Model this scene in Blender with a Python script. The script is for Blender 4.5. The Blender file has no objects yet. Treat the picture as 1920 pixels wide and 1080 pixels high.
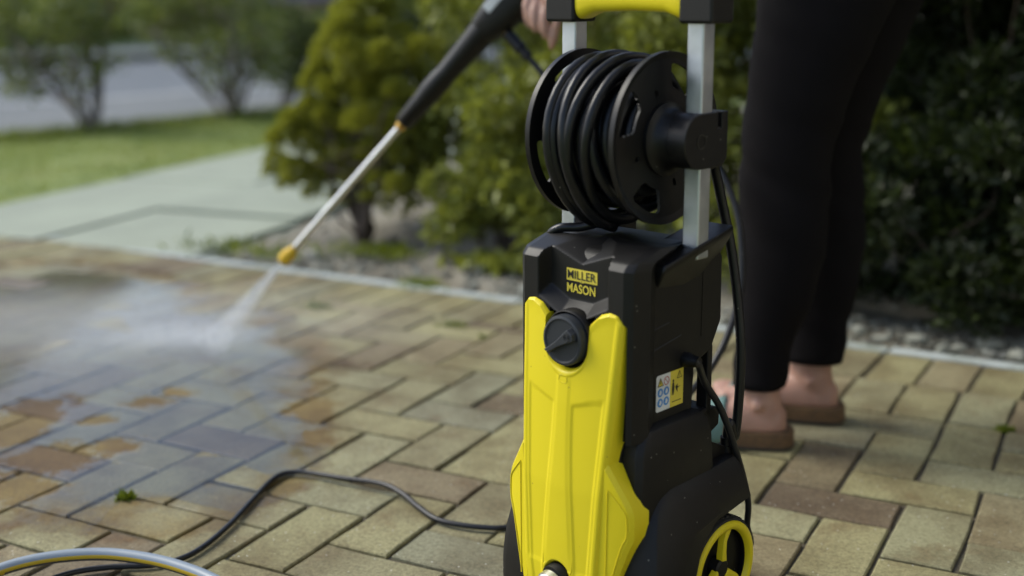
import bpy, math, random
import numpy as np
from mathutils import Vector, Matrix

rng = np.random.default_rng(7)
random.seed(7)
sc = bpy.context.scene
col = sc.collection
R = math.radians

# ------------------------------------------------------------------ camera
CAM = np.array([0.4723, -1.7015, 0.7508])
YAW, PIT, ROLL, FPX = -0.4787, 0.2356, -0.0072, 2310.0
_F = np.array([math.sin(YAW)*math.cos(PIT), math.cos(YAW)*math.cos(PIT), -math.sin(PIT)])
_R = np.array([math.cos(YAW), -math.sin(YAW), 0.0])
_U = np.cross(_R, _F)
_c, _s = math.cos(ROLL), math.sin(ROLL)
_R, _U = _c*_R+_s*_U, -_s*_R+_c*_U
cd = bpy.data.cameras.new('camera')
cam = bpy.data.objects.new('camera', cd)
col.objects.link(cam)
cam.matrix_world = Matrix(((_R[0], _U[0], -_F[0], CAM[0]), (_R[1], _U[1], -_F[1], CAM[1]),
                           (_R[2], _U[2], -_F[2], CAM[2]), (0, 0, 0, 1)))
cd.sensor_width = 36.0
cd.lens = FPX/1920*36
cd.clip_start = 0.02
cd.clip_end = 2000
cd.dof.use_dof = True
cd.dof.focus_distance = 1.50
cd.dof.aperture_fstop = 2.0
sc.camera = cam

# ------------------------------------------------------------------ world, sun, exposure
SUN_HEAD, SUN_EL = R(-97), R(44)        # heading clockwise from +Y
w = bpy.data.worlds.new('World')
sc.world = w
w.use_nodes = True
nt = w.node_tree
bg = nt.nodes['Background']
sky = nt.nodes.new('ShaderNodeTexSky')
sky.sky_type = 'NISHITA'
sky.sun_disc = False
sky.sun_elevation = SUN_EL
sky.sun_rotation = SUN_HEAD
sky.air_density = 1.0
sky.dust_density = 2.2
sky.ozone_density = 2.0
nt.links.new(sky.outputs[0], bg.inputs[0])
bg.inputs[1].default_value = 0.148
sd = bpy.data.lights.new('sun', 'SUN')
sd.energy = 1.7
sd.angle = R(28)
sd.color = (1.0, 0.985, 0.87)
sun = bpy.data.objects.new('sun', sd)
col.objects.link(sun)
_sv = Vector((math.sin(SUN_HEAD)*math.cos(SUN_EL), math.cos(SUN_HEAD)*math.cos(SUN_EL), math.sin(SUN_EL)))
sun.rotation_euler = _sv.to_track_quat('Z', 'Y').to_euler()
sc.view_settings.view_transform = 'Standard'
sc.view_settings.look = 'None'
sc.view_settings.exposure = 0.74
sc.view_settings.gamma = 1.0
sc.render.engine = 'CYCLES'
sc.cycles.use_denoising = True
sc.cycles.max_bounces = 8
sc.cycles.volume_bounces = 4
sc.cycles.transparent_max_bounces = 12
sc.cycles.volume_step_rate = 2.0

# ------------------------------------------------------------------ pixel helpers (1920x1080 pixels of the photograph)
def ray(x, y):
    return _R*(x-960)/FPX - _U*(y-540)/FPX + _F
def ground(x, y, z=0.0):
    d = ray(x, y)
    return CAM + d*((z-CAM[2])/d[2])
def on_y(x, y, Y):
    d = ray(x, y)
    return CAM + d*((Y-CAM[1])/d[1])
def project(X):
    d = np.asarray(X, float) - CAM
    z = d@_F
    return np.stack([960+FPX*(d@_R)/z, 540-FPX*(d@_U)/z, z], -1)

# ------------------------------------------------------------------ mesh helpers
def tag(o, label=None, cat=None, group=None, kind=None):
    if label: o['label'] = label
    if cat: o['category'] = cat
    if group: o['group'] = group
    if kind: o['kind'] = kind
    return o
def empty(name, loc=(0, 0, 0), rz=0.0):
    o = bpy.data.objects.new(name, None)
    o.empty_display_size = 0.05
    o.location = loc
    o.rotation_euler = (0, 0, rz)
    col.objects.link(o)
    return o
def mesh_obj(name, v, f, mat=None, parent=None, sharp=35, bevel=0, bseg=2, sub=0, solid=0):
    me = bpy.data.meshes.new(name)
    me.from_pydata([tuple(map(float, p)) for p in v], [], [tuple(map(int, q)) for q in f])
    me.update()
    import bmesh
    bm = bmesh.new(); bm.from_mesh(me)
    bmesh.ops.recalc_face_normals(bm, faces=bm.faces)
    bm.to_mesh(me); bm.free()
    me.shade_smooth()
    if sharp is not None and not sub:
        me.set_sharp_from_angle(angle=R(sharp))
    o = bpy.data.objects.new(name, me)
    if mat is not None:
        for m in (mat if isinstance(mat, (list, tuple)) else [mat]):
            me.materials.append(m)
    if parent is not None: o.parent = parent
    col.objects.link(o)
    if solid:
        m = o.modifiers.new('s', 'SOLIDIFY'); m.thickness = solid; m.offset = -1
    if bevel:
        m = o.modifiers.new('b', 'BEVEL'); m.width = bevel; m.segments = bseg
        m.limit_method = 'ANGLE'; m.angle_limit = R(30); m.harden_normals = True
    if sub:
        m = o.modifiers.new('u', 'SUBSURF'); m.levels = sub; m.render_levels = sub
    return o
class MB:
    def __init__(s): s.v = []; s.f = []
    def add(s, v, f):
        n = len(s.v); s.v += [tuple(p) for p in v]; s.f += [tuple(i+n for i in q) for q in f]
        return s
    def box(s, c, d, M=None):
        v = [Vector((sx*d[0]/2, sy*d[1]/2, sz*d[2]/2)) for sx in (-1, 1) for sy in (-1, 1) for sz in (-1, 1)]
        if M is not None: v = [M@p for p in v]
        v = [p+Vector(c) for p in v]
        return s.add(v, [(0, 1, 3, 2), (4, 6, 7, 5), (0, 4, 5, 1), (2, 3, 7, 6), (0, 2, 6, 4), (1, 5, 7, 3)])
    def build(s, name, mat, parent=None, **k):
        return mesh_obj(name, s.v, s.f, mat, parent, **k)
def cr(pts, n=8):
    """Catmull-Rom through points"""
    P = [np.array(p, float) for p in pts]
    P = [2*P[0]-P[1]] + P + [2*P[-1]-P[-2]]
    out = []
    for i in range(1, len(P)-2):
        for k in range(n):
            t = k/n
            out.append(.5*((2*P[i]) + (-P[i-1]+P[i+1])*t + (2*P[i-1]-5*P[i]+4*P[i+1]-P[i+2])*t*t + (-P[i-1]+3*P[i]-3*P[i+1]+P[i+2])*t**3))
    out.append(P[-2])
    return out
def tube(pts, rad, seg=10, cap=True):
    P = [Vector(p) for p in pts]
    n = len(P)
    rad = [rad]*n if np.isscalar(rad) else list(rad)
    v, f = [], []
    t0 = (P[1]-P[0]).normalized()
    a = t0.orthogonal().normalized()
    for i in range(n):
        t = (P[min(i+1, n-1)]-P[max(i-1, 0)])
        t = t.normalized() if t.length > 1e-9 else t0
        a = (a - t*a.dot(t)).normalized()
        b = t.cross(a)
        r = rad[i]
        rx, ry = (r, r) if np.isscalar(r) else r
        for k in range(seg):
            q = 2*math.pi*k/seg
            v.append(P[i]+a*math.cos(q)*rx+b*math.sin(q)*ry)
    for i in range(n-1):
        for k in range(seg):
            k2 = (k+1) % seg
            f.append((i*seg+k, i*seg+k2, (i+1)*seg+k2, (i+1)*seg+k))
    if cap:
        f.append(tuple(range(seg-1, -1, -1)))
        f.append(tuple((n-1)*seg+k for k in range(seg)))
    return v, f
def loft(rings, cap=True):
    n = len(rings[0]); v = [p for r in rings for p in r]; f = []
    for i in range(len(rings)-1):
        for k in range(n):
            k2 = (k+1) % n
            f.append((i*n+k, i*n+k2, (i+1)*n+k2, (i+1)*n+k))
    if cap:
        f.append(tuple(range(n-1, -1, -1))); f.append(tuple((len(rings)-1)*n+k for k in range(n)))
    return v, f
def ell(c, rx, ry, n=24, p=2.0, ax=(1, 0, 0), ay=(0, 1, 0)):
    out = []
    ax, ay, c = np.array(ax, float), np.array(ay, float), np.array(c, float)
    for k in range(n):
        q = 2*math.pi*k/n
        a, b = math.cos(q), math.sin(q)
        out.append(c + ax*rx*math.copysign(abs(a)**(2/p), a) + ay*ry*math.copysign(abs(b)**(2/p), b))
    return out
def lathe(prof, seg=40, axis='X'):
    """profile of (along, radius)"""
    v, f = [], []
    for a, r in prof:
        for k in range(seg):
            q = 2*math.pi*k/seg
            c, s_ = r*math.cos(q), r*math.sin(q)
            v.append((a, c, s_) if axis == 'X' else ((c, a, s_) if axis == 'Y' else (c, s_, a)))
    n = len(prof)
    for i in range(n-1):
        for k in range(seg):
            k2 = (k+1) % seg
            f.append((i*seg+k, i*seg+k2, (i+1)*seg+k2, (i+1)*seg+k))
    return v, f
def extrude_x(poly, x0, x1):
    n = len(poly)
    v = [(x0, y, z) for y, z in poly]+[(x1, y, z) for y, z in poly]
    f = [tuple(range(n)), tuple(range(2*n-1, n-1, -1))]+[(k, (k+1) % n, n+(k+1) % n, n+k) for k in range(n)]
    return v, f
def shift(vf, d):
    v, f = vf
    return [tuple(np.array(p, float)+np.array(d)) for p in v], f

# ------------------------------------------------------------------ materials
def new_mat(name):
    m = bpy.data.materials.new(name); m.use_nodes = True
    t = m.node_tree
    return m, t, t.nodes['Principled BSDF']
def N(t, kind, **k):
    n = t.nodes.new('ShaderNode'+kind)
    for a, b in k.items():
        if a.startswith('i_'):
            key = a[2:]
            n.inputs[int(key) if key.isdigit() else key.replace('_', ' ')].default_value = b
        else: setattr(n, a, b)
    return n
def L(t, a, b): t.links.new(a, b)
def ramp(t, fac, stops, interp='LINEAR'):
    n = t.nodes.new('ShaderNodeValToRGB'); n.color_ramp.interpolation = interp
    e = n.color_ramp.elements
    while len(e) < len(stops): e.new(0.5)
    for k, (p, c) in enumerate(stops):
        e[k].position = p; e[k].color = c if len(c) == 4 else (*c, 1)
    if fac is not None: L(t, fac, n.inputs[0])
    return n
def mixc(t, fac, a, b, mode='MIX'):
    n = t.nodes.new('ShaderNodeMix'); n.data_type = 'RGBA'; n.blend_type = mode
    for s_, val in ((0, fac), (6, a), (7, b)):
        if isinstance(val, (int, float)): n.inputs[s_].default_value = val
        elif isinstance(val, tuple): n.inputs[s_].default_value = val if len(val) == 4 else (*val, 1)
        else: L(t, val, n.inputs[s_])
    return n.outputs[2]
def math_(t, op, a, b=None, clamp=False):
    n = t.nodes.new('ShaderNodeMath'); n.operation = op; n.use_clamp = clamp
    for s_, val in ((0, a), (1, b)):
        if val is None: continue
        if isinstance(val, (int, float)): n.inputs[s_].default_value = val
        else: L(t, val, n.inputs[s_])
    return n.outputs[0]
def noise(t, scale, detail=3, rough=.55, vec=None):
    n = N(t, 'TexNoise'); n.inputs['Scale'].default_value = scale
    n.inputs['Detail'].default_value = detail; n.inputs['Roughness'].default_value = rough
    if vec is not None: L(t, vec, n.inputs['Vector'])
    return n.outputs[0]
def bump(t, bs, h, strength, dist):
    b = N(t, 'Bump'); b.inputs['Strength'].default_value = strength; b.inputs['Distance'].default_value = dist
    L(t, h, b.inputs['Height']); L(t, b.outputs[0], bs.inputs['Normal']); return b

def plastic(name, c, rough=.42, grain=900, gs=.12, dust=.35, dustc=(.45, .43, .38)):
    m, t, b = new_mat(name)
    tc = N(t, 'TexCoord').outputs['Object']
    n1 = noise(t, 9, 4, .6, tc)
    n2 = noise(t, 55, 3, .6, tc)
    sp = N(t, 'TexVoronoi'); sp.inputs['Scale'].default_value = 95; L(t, tc, sp.inputs['Vector'])
    keep = math_(t, 'GREATER_THAN', N_sep(t, sp.outputs['Color']), .80)
    dot = math_(t, 'MULTIPLY', math_(t, 'LESS_THAN', sp.outputs['Distance'], .085), keep)
    film = ramp(t, n2, [(.45, (0, 0, 0)), (.9, (1, 1, 1))]).outputs[0]
    film = math_(t, 'MULTIPLY', film, .035*dust)
    b.inputs['Specular IOR Level'].default_value = .32
    c1 = mixc(t, film, c, dustc)
    c2 = mixc(t, math_(t, 'MULTIPLY', dot, min(.8, dust*2.2)), c1, dustc)
    L(t, c2, b.inputs['Base Color'])
    rr = ramp(t, n1, [(.3, (rough-.07,)*3), (.75, (rough+.1,)*3)]).outputs[0]
    L(t, rr, b.inputs['Roughness'])
    bump(t, b, noise(t, grain, 2, .5, tc), gs, .0006)
    return m
def N_sep(t, colr):
    n = t.nodes.new('ShaderNodeSeparateColor'); L(t, colr, n.inputs[0]); return n.outputs[0]
def simple(name, c, rough=.5, metal=0.0, **k):
    m, t, b = new_mat(name)
    tc = N(t, 'TexCoord').outputs['Object']
    n1 = noise(t, k.get('scale', 30), 4, .6, tc)
    v = k.get('var', .12)
    lo = tuple(x*(1-v) for x in c); hi = tuple(min(1, x*(1+v)) for x in c)
    L(t, ramp(t, n1, [(.3, lo), (.7, hi)]).outputs[0], b.inputs['Base Color'])
    L(t, ramp(t, n1, [(.3, (max(.02, rough-.06),)*3), (.7, (min(1, rough+.06),)*3)]).outputs[0], b.inputs['Roughness'])
    b.inputs['Metallic'].default_value = metal
    if k.get('bump'): bump(t, b, noise(t, k.get('bscale', 300), 3, .6, tc), k['bump'], k.get('bdist', .001))
    if k.get('sss'):
        b.inputs['Subsurface Weight'].default_value = k['sss']; b.inputs['Subsurface Radius'].default_value = (.012, .005, .003)
        b.inputs['Subsurface Scale'].default_value = .6
    if 'spec' in k: b.inputs['Specular IOR Level'].default_value = k['spec']
    if k.get('sheen'): b.inputs['Sheen Weight'].default_value = k['sheen']
    return m
M = {}
M['black'] = plastic('black_plastic', (.0034, .0030, .0030), .50, dust=.16)
M['blackgloss'] = plastic('black_smooth_plastic', (.0036, .0034, .0038), .42, dust=.12)
M['slate'] = plastic('slate_plastic', (.026, .029, .034), .45, dust=.2)
M['yellow'] = plastic('yellow_plastic', (.68, .555, .014), .38, gs=.06, dust=.5, dustc=(.34, .25, .03))
M['print_yellow'] = simple('yellow_print', (.60, .49, .05), .5)
M['print_black'] = simple('black_print', (.012, .011, .008), .5)
M['print_white'] = simple('white_print', (.55, .57, .58), .4)
M['print_blue'] = simple('blue_print', (.04, .19, .50), .4)
M['print_red'] = simple('red_print', (.35, .05, .05), .4)
M['hose'] = plastic('hose_rubber', (.007, .0072, .0085), .32, grain=500, gs=.1, dust=.15)
M['cord'] = plastic('cord_rubber', (.014, .014, .015), .36, grain=500, gs=.08, dust=.2)
M['rubber'] = simple('tyre_rubber', (.012, .012, .012), .75, bump=.4, bscale=400)
M['steel'] = simple('steel_tube', (.72, .72, .70), .33, 1.0, var=.06, bump=.05)
M['brass'] = simple('brass', (.72, .45, .12), .3, 1.0, var=.1)
M['nozzle'] = plastic('nozzle_plastic', (.66, .42, .03), .4, dust=.2)
M['green_plastic'] = plastic('green_plastic', (.03, .22, .13), .4)
def aluminium():
    m, t, b = new_mat('aluminium_tube')
    tc = N(t, 'TexCoord').outputs['Object']
    mp = N(t, 'Mapping'); mp.inputs['Scale'].default_value = (1, 1, .06); L(t, tc, mp.inputs[0])
    n1 = noise(t, 160, 4, .6, mp.outputs[0]); n2 = noise(t, 28, 4, .6, tc)
    L(t, ramp(t, n2, [(.3, (.38, .41, .45)), (.7, (.50, .53, .57))]).outputs[0], b.inputs['Base Color'])
    b.inputs['Metallic'].default_value = 1
    L(t, ramp(t, n2, [(.3, (.34,)*3), (.75, (.52,)*3)]).outputs[0], b.inputs['Roughness'])
    bump(t, b, n1, .25, .0006)
    return m
M['alu'] = aluminium()

# ---- paving: colour from object + island random, wetness from world position
G_SPRAY = ground(392, 655)
def wet_mask(t):
    """0..1 map of standing wetness around the spray, laid out in metres on the ground"""
    g = N(t, 'NewGeometry')
    sx = N(t, 'SeparateXYZ'); L(t, g.outputs['Position'], sx.inputs[0])
    n1 = noise(t, 5.5, 5, .62, g.outputs['Position'])
    n2 = noise(t, 22, 4, .6, g.outputs['Position'])
    def blob(cx, cy, rx, ry, a):
        dx = math_(t, 'SUBTRACT', sx.outputs[0], cx); dy = math_(t, 'SUBTRACT', sx.outputs[1], cy)
        ca, sa = math.cos(a), math.sin(a)
        u = math_(t, 'ADD', math_(t, 'MULTIPLY', dx, ca/rx), math_(t, 'MULTIPLY', dy, sa/rx))
        v = math_(t, 'ADD', math_(t, 'MULTIPLY', dx, -sa/ry), math_(t, 'MULTIPLY', dy, ca/ry))
        d = math_(t, 'SQRT', math_(t, 'ADD', math_(t, 'MULTIPLY', u, u), math_(t, 'MULTIPLY', v, v)))
        return math_(t, 'SUBTRACT', 1.0, d)
    b1 = blob(-1.42, 0.14, .62, .46, R(-35))
    b2 = blob(-1.02, -.16, .46, .32, R(-50))
    b3 = blob(-2.0, .35, .7, .5, R(-20))
    m = math_(t, 'MAXIMUM', math_(t, 'MAXIMUM', b1, b2), b3)
    m = math_(t, 'ADD', m, math_(t, 'MULTIPLY', math_(t, 'SUBTRACT', n1, .5), .55))
    m = math_(t, 'ADD', m, math_(t, 'MULTIPLY', math_(t, 'SUBTRACT', n2, .5), .18))
    return m, g
def film_mask(t, wet, pos):
    n3 = noise(t, 9, 3, .55, pos); n4 = noise(t, 30, 5, .7, pos)
    hole = math_(t, 'MULTIPLY', math_(t, 'SUBTRACT', n3, .5), 1.3)
    for px, py, rad in ((598, 768, .075), (618, 818, .055), (690, 838, .04), (612, 640, .07), (70, 768, .10), (85, 862, .10), (225, 838, .07), (20, 815, .08), (290, 752, .06), (180, 790, .05), (40, 915, .07), (330, 735, .05)):
        q = ground(px, py)
        bp = N(t, 'VectorMath', operation='DISTANCE'); L(t, pos, bp.inputs[0]); bp.inputs[1].default_value = (q[0], q[1], 0)
        brown = math_(t, 'MULTIPLY', math_(t, 'SUBTRACT', 1.0, math_(t, 'DIVIDE', bp.outputs['Value'], rad)), 1.1)
        brown = math_(t, 'ADD', brown, math_(t, 'ADD', math_(t, 'MULTIPLY', math_(t, 'SUBTRACT', n3, .5), 1.8), math_(t, 'MULTIPLY', math_(t, 'SUBTRACT', n4, .5), 2.4)))
        hole = math_(t, 'MAXIMUM', hole, brown)
    return ramp(t, math_(t, 'SUBTRACT', wet, math_(t, 'MAXIMUM', hole, 0.0)), [(.0, (0, 0, 0)), (.34, (1, 1, 1))]).outputs[0]
def paver_mat():
    m, t, b = new_mat('concrete_paver')
    wet, g = wet_mask(t)
    pos = g.outputs['Position']
    oi = N(t, 'ObjectInfo')
    osep = t.nodes.new('ShaderNodeSeparateColor'); L(t, oi.outputs['Color'], osep.inputs[0])
    one = math_(t, 'GREATER_THAN', osep.outputs[1], .5)        # joined field: by island, single pavers: by object colour
    rnd = math_(t, 'ADD', math_(t, 'MULTIPLY', one, g.outputs['Random Per Island']), math_(t, 'MULTIPLY', math_(t, 'SUBTRACT', 1.0, one), osep.outputs[0]))
    base = ramp(t, rnd, [(0, (.36, .305, .185)), (.16, (.42, .355, .215)), (.34, (.345, .290, .195)), (.5, (.45, .38, .225)),
                         (.62, (.31, .275, .215)), (.74, (.40, .355, .245)), (.86, (.37, .285, .195)), (.95, (.21, .145, .105)), (1, (.42, .355, .22))])
    big = noise(t, 7, 5, .62, pos)
    c = mixc(t, ramp(t, big, [(.38, (1, 1, 1)), (.58, (0, 0, 0))]).outputs[0], base.outputs[0], (.62, .56, .50), 'MULTIPLY')
    rust = noise(t, 11, 5, .66, pos)
    c = mixc(t, math_(t, 'MULTIPLY', ramp(t, rust, [(.55, (0, 0, 0)), (.74, (1, 1, 1))]).outputs[0], .55), c, (.20, .105, .045))
    gr = noise(t, 420, 3, .7, pos)
    c = mixc(t, 1.0, c, ramp(t, gr, [(.28, (.48, .47, .45)), (.5, (1, 1, 1)), (.72, (1.0, 1.0, 1.0))]).outputs[0], 'MULTIPLY')
    gr2 = noise(t, 150, 4, .7, pos)
    c = mixc(t, 1.0, c, ramp(t, gr2, [(.3, (.58, .57, .55)), (.6, (1.04, 1.04, 1.04))]).outputs[0], 'MULTIPLY')
    vo = N(t, 'TexVoronoi'); vo.inputs['Scale'].default_value = 105; L(t, pos, vo.inputs['Vector'])
    bit = math_(t, 'MULTIPLY', math_(t, 'LESS_THAN', vo.outputs['Distance'], .13), math_(t, 'GREATER_THAN', N_sep(t, vo.outputs['Color']), .76))
    c = mixc(t, 1.0, c, (.73, .79, .63), 'MULTIPLY')
    c = mixc(t, math_(t, 'MULTIPLY', bit, .75), c, (.58, .58, .50))
    damp = ramp(t, wet, [(-.0, (0, 0, 0)), (.10, (1, 1, 1))]).outputs[0]
    damp = math_(t, 'MULTIPLY', damp, 1.0)
    wc = mixc(t, 1.0, c, mixc(t, film_mask(t, wet, pos), (.66, .49, .26), (.90, .90, .86)), 'MULTIPLY')
    c = mixc(t, damp, c, wc)
    L(t, c, b.inputs['Base Color'])
    film = film_mask(t, wet, pos)
    rough = mixc(t, film, (.82, .82, .82), (.55, .55, .55))
    L(t, rough, b.inputs['Roughness'])
    b.inputs['Coat Roughness'].default_value = .12
    b.inputs['Coat IOR'].default_value = 1.33
    h = math_(t, 'ADD', math_(t, 'MULTIPLY', gr, .6), math_(t, 'MULTIPLY', gr2, .9))
    h = math_(t, 'ADD', h, math_(t, 'MULTIPLY', noise(t, 35, 3, .6, pos), 1.3))
    bm_ = N(t, 'Bump'); bm_.inputs['Distance'].default_value = .0022
    L(t, math_(t, 'SUBTRACT', .65, math_(t, 'MULTIPLY', film, .5)), bm_.inputs['Strength'])
    L(t, h, bm_.inputs['Height']); L(t, bm_.outputs[0], b.inputs['Normal'])
    # the coat (water film) keeps only slow ripples
    rp = N(t, 'Bump'); rp.inputs['Distance'].default_value = .0012; rp.inputs['Strength'].default_value = .12
    L(t, noise(t, 60, 2, .5, pos), rp.inputs['Height']); L(t, rp.outputs[0], b.inputs['Coat Normal'])
    return m
M['paver'] = paver_mat()
def sand_mat():
    m, t, b = new_mat('joint_sand')
    g = N(t, 'NewGeometry'); pos = g.outputs['Position']
    n1 = noise(t, 14, 4, .6, pos); n2 = noise(t, 260, 3, .7, pos)
    c = ramp(t, n1, [(.35, (.075, .06, .038)), (.6, (.10, .085, .055)), (.75, (.06, .068, .028))]).outputs[0]
    c = mixc(t, 1.0, c, ramp(t, n2, [(.3, (.5,)*3), (.65, (1.1,)*3)]).outputs[0], 'MULTIPLY')
    L(t, c, b.inputs['Base Color']); b.inputs['Roughness'].default_value = .95
    bump(t, b, n2, .8, .003)
    return m
M['sand'] = sand_mat()
def ground_mat(name, stops, sc1=6, sc2=120, rough=.93, bs=.7, bd=.006, spk=(.55, 1.1)):
    m, t, b = new_mat(name)
    pos = N(t, 'NewGeometry').outputs['Position']
    n1 = noise(t, sc1, 5, .62, pos); n2 = noise(t, sc2, 4, .7, pos)
    c = ramp(t, n1, stops).outputs[0]
    c = mixc(t, 1.0, c, ramp(t, n2, [(.3, (spk[0],)*3), (.65, (spk[1],)*3)]).outputs[0], 'MULTIPLY')
    L(t, c, b.inputs['Base Color']); b.inputs['Roughness'].default_value = rough
    bump(t, b, n2, bs, bd)
    return m
M['soil'] = ground_mat('soil', [(.3, (.17, .145, .10)), (.5, (.26, .235, .18)), (.68, (.36, .34, .28))], 5, 140)
M['grass_ground'] = ground_mat('turf', [(.3, (.165, .22, .052)), (.55, (.235, .285, .08)), (.75, (.30, .32, .12))], 2.2, 90)
M['slab'] = ground_mat('concrete_slab', [(.3, (.245, .27, .205)), (.5, (.285, .312, .235)), (.7, (.315, .345, .26))], 3, 160, .85, .35, .002, (.86, 1.03))
M['edging'] = ground_mat('edging_concrete', [(.32, (.22, .25, .20)), (.5, (.40, .44, .42)), (.7, (.48, .53, .51))], 9, 160, .85, .4, .002, (.7, 1.05))
M['asphalt'] = ground_mat('asphalt', [(.3, (.105, .118, .128)), (.7, (.14, .155, .165))], 1.2, 200, .8, .5, .004, (.75, 1.1))
M['pavement'] = ground_mat('pavement_asphalt', [(.3, (.13, .14, .14)), (.7, (.165, .175, .172))], 1.5, 200, .85, .5, .004, (.8, 1.08))
M['roadkerb'] = ground_mat('road_kerb', [(.3, (.24, .245, .235)), (.7, (.33, .335, .32))], 4, 150, .85, .4, .003, (.8, 1.05))
M['stone'] = ground_mat('stones', [(.25, (.22, .20, .16)), (.5, (.38, .37, .31)), (.75, (.52, .52, .46))], 18, 200, .85, .5, .002, (.75, 1.05))
def stone_mat():
    m, t, b = new_mat('stones')
    g = N(t, 'NewGeometry')
    c = ramp(t, g.outputs['Random Per Island'], [(0, (.10, .095, .07)), (.3, (.17, .165, .13)), (.6, (.24, .245, .20)), (.85, (.31, .32, .28)), (1, (.12, .10, .07))]).outputs[0]
    n2 = noise(t, 180, 4, .7, g.outputs['Position'])
    c = mixc(t, 1.0, c, ramp(t, n2, [(.3, (.65,)*3), (.65, (1.05,)*3)]).outputs[0], 'MULTIPLY')
    L(t, c, b.inputs['Base Color']); b.inputs['Roughness'].default_value = .88
    bump(t, b, n2, .5, .003)
    return m
M['stone'] = stone_mat()
def leaf_mat(name, stops, trans=.35, rough=.5):
    m, t, b = new_mat(name)
    g = N(t, 'NewGeometry')
    n1 = noise(t, 6, 3, .6, g.outputs['Position'])
    f = math_(t, 'ADD', math_(t, 'MULTIPLY', g.outputs['Random Per Island'], .6), math_(t, 'MULTIPLY', n1, .45), True)
    c = ramp(t, f, stops).outputs[0]
    L(t, c, b.inputs['Base Color']); b.inputs['Roughness'].default_value = rough
    tr = N(t, 'BsdfTranslucent')
    L(t, mixc(t, 1.0, c, (1.0, 1.0, .5), 'MULTIPLY'), tr.inputs['Color'])
    mx = N(t, 'MixShader'); mx.inputs[0].default_value = trans
    L(t, b.outputs[0], mx.inputs[1]); L(t, tr.outputs[0], mx.inputs[2])
    L(t, mx.outputs[0], t.nodes['Material Output'].inputs['Surface'])
    return m
M['conifer'] = leaf_mat('conifer_leaf', [(.1, (.17, .185, .028)), (.45, (.28, .295, .042)), (.8, (.38, .385, .06)), (.97, (.45, .44, .085))], .42)
M['shrubleaf'] = leaf_mat('shrub_leaf', [(.1, (.12, .135, .03)), (.45, (.21, .235, .042)), (.75, (.30, .33, .06)), (.95, (.44, .47, .15))], .35)
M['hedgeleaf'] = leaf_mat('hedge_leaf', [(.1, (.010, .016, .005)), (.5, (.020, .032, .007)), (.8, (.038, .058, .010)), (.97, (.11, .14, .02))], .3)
M['lawnshrub'] = leaf_mat('lawn_shrub_leaf', [(.1, (.10, .125, .032)), (.5, (.16, .195, .048)), (.85, (.23, .26, .07)), (.98, (.29, .31, .10))], .35)
M['treeleaf'] = leaf_mat('tree_leaf', [(.1, (.06, .08, .026)), (.5, (.105, .14, .04)), (.85, (.16, .20, .06)), (.98, (.21, .24, .09))], .3)
M['grass'] = leaf_mat('grass_blade', [(.1, (.165, .23, .045)), (.5, (.245, .30, .075)), (.8, (.32, .34, .10)), (.97, (.38, .36, .15))], .35)
M['weed'] = leaf_mat('weed_leaf', [(.1, (.08, .12, .01)), (.6, (.17, .21, .02)), (.97, (.24, .27, .04))], .35)
M['bark'] = simple('bark', (.085, .062, .045), .9, bump=.8, bscale=60, bdist=.006, var=.35)
M['bark_pale'] = simple('pale_bark', (.15, .13, .105), .9, bump=.8, bscale=60, bdist=.006, var=.3)
M['skin'] = simple('skin', (.37, .21, .155), .5, sss=.25, var=.12, scale=22, bump=.15, bscale=180, bdist=.0006)
M['leggings'] = simple('black_leggings', (.0056, .0048, .0054), .95, bump=.25, bscale=900, bdist=.0006, var=.1, spec=.12)
M['top'] = simple('black_top', (.010, .010, .011), .9, bump=.3, bscale=700, bdist=.0008)
M['hair'] = simple('brown_hair', (.06, .035, .02), .55, bump=.6, bscale=120)
M['cork'] = simple('cork_sole', (.105, .060, .026), .85, bump=.5, bscale=250, var=.3, scale=120)
M['outsole'] = simple('dark_outsole', (.03, .025, .02), .8)
M['teal'] = simple('teal_strap', (.085, .16, .145), .6, bump=.2, bscale=300)
M['nail'] = simple('nail', (.58, .36, .29), .3)
M['brickwall'] = simple('red_brick', (.20, .10, .07), .9, var=.25, scale=8)
M['render'] = simple('house_render', (.50, .48, .43), .9, var=.06, scale=3)
M['rooftile'] = simple('roof_tile', (.13, .07, .05), .85, var=.2, scale=10)
M['glassdark'] = simple('window_glass', (.02, .025, .03), .06)
M['whiteframe'] = simple('white_frame', (.7, .7, .68), .5)
M['carpaint'] = simple('silver_blue_paint', (.26, .33, .38), .18, .55, var=.02)
M['rimmetal'] = simple('wheel_rim', (.42, .42, .42), .35, 1.0)
M['mortar'] = simple('mortar', (.26, .24, .21), .95)

# ------------------------------------------------------------------ SETTING: paving
KS = -0.045                                   # kerb skew against the paving grid
def kerb_y(x): return 0.905 + KS*x            # near face of the edging
PX0, PX1, PY0 = -3.6, 1.5, -1.5
drive = mesh_obj('driveway', [(PX0, PY0, -.0065), (PX1, PY0, -.0065), (PX1, kerb_y(PX1)+.01, -.0065), (PX0, kerb_y(PX0)+.01, -.0065)], [(0, 1, 2, 3)], M['sand'])
tag(drive, 'block paved driveway of buff concrete pavers with dark sand joints', 'paving', kind='structure')

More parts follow.
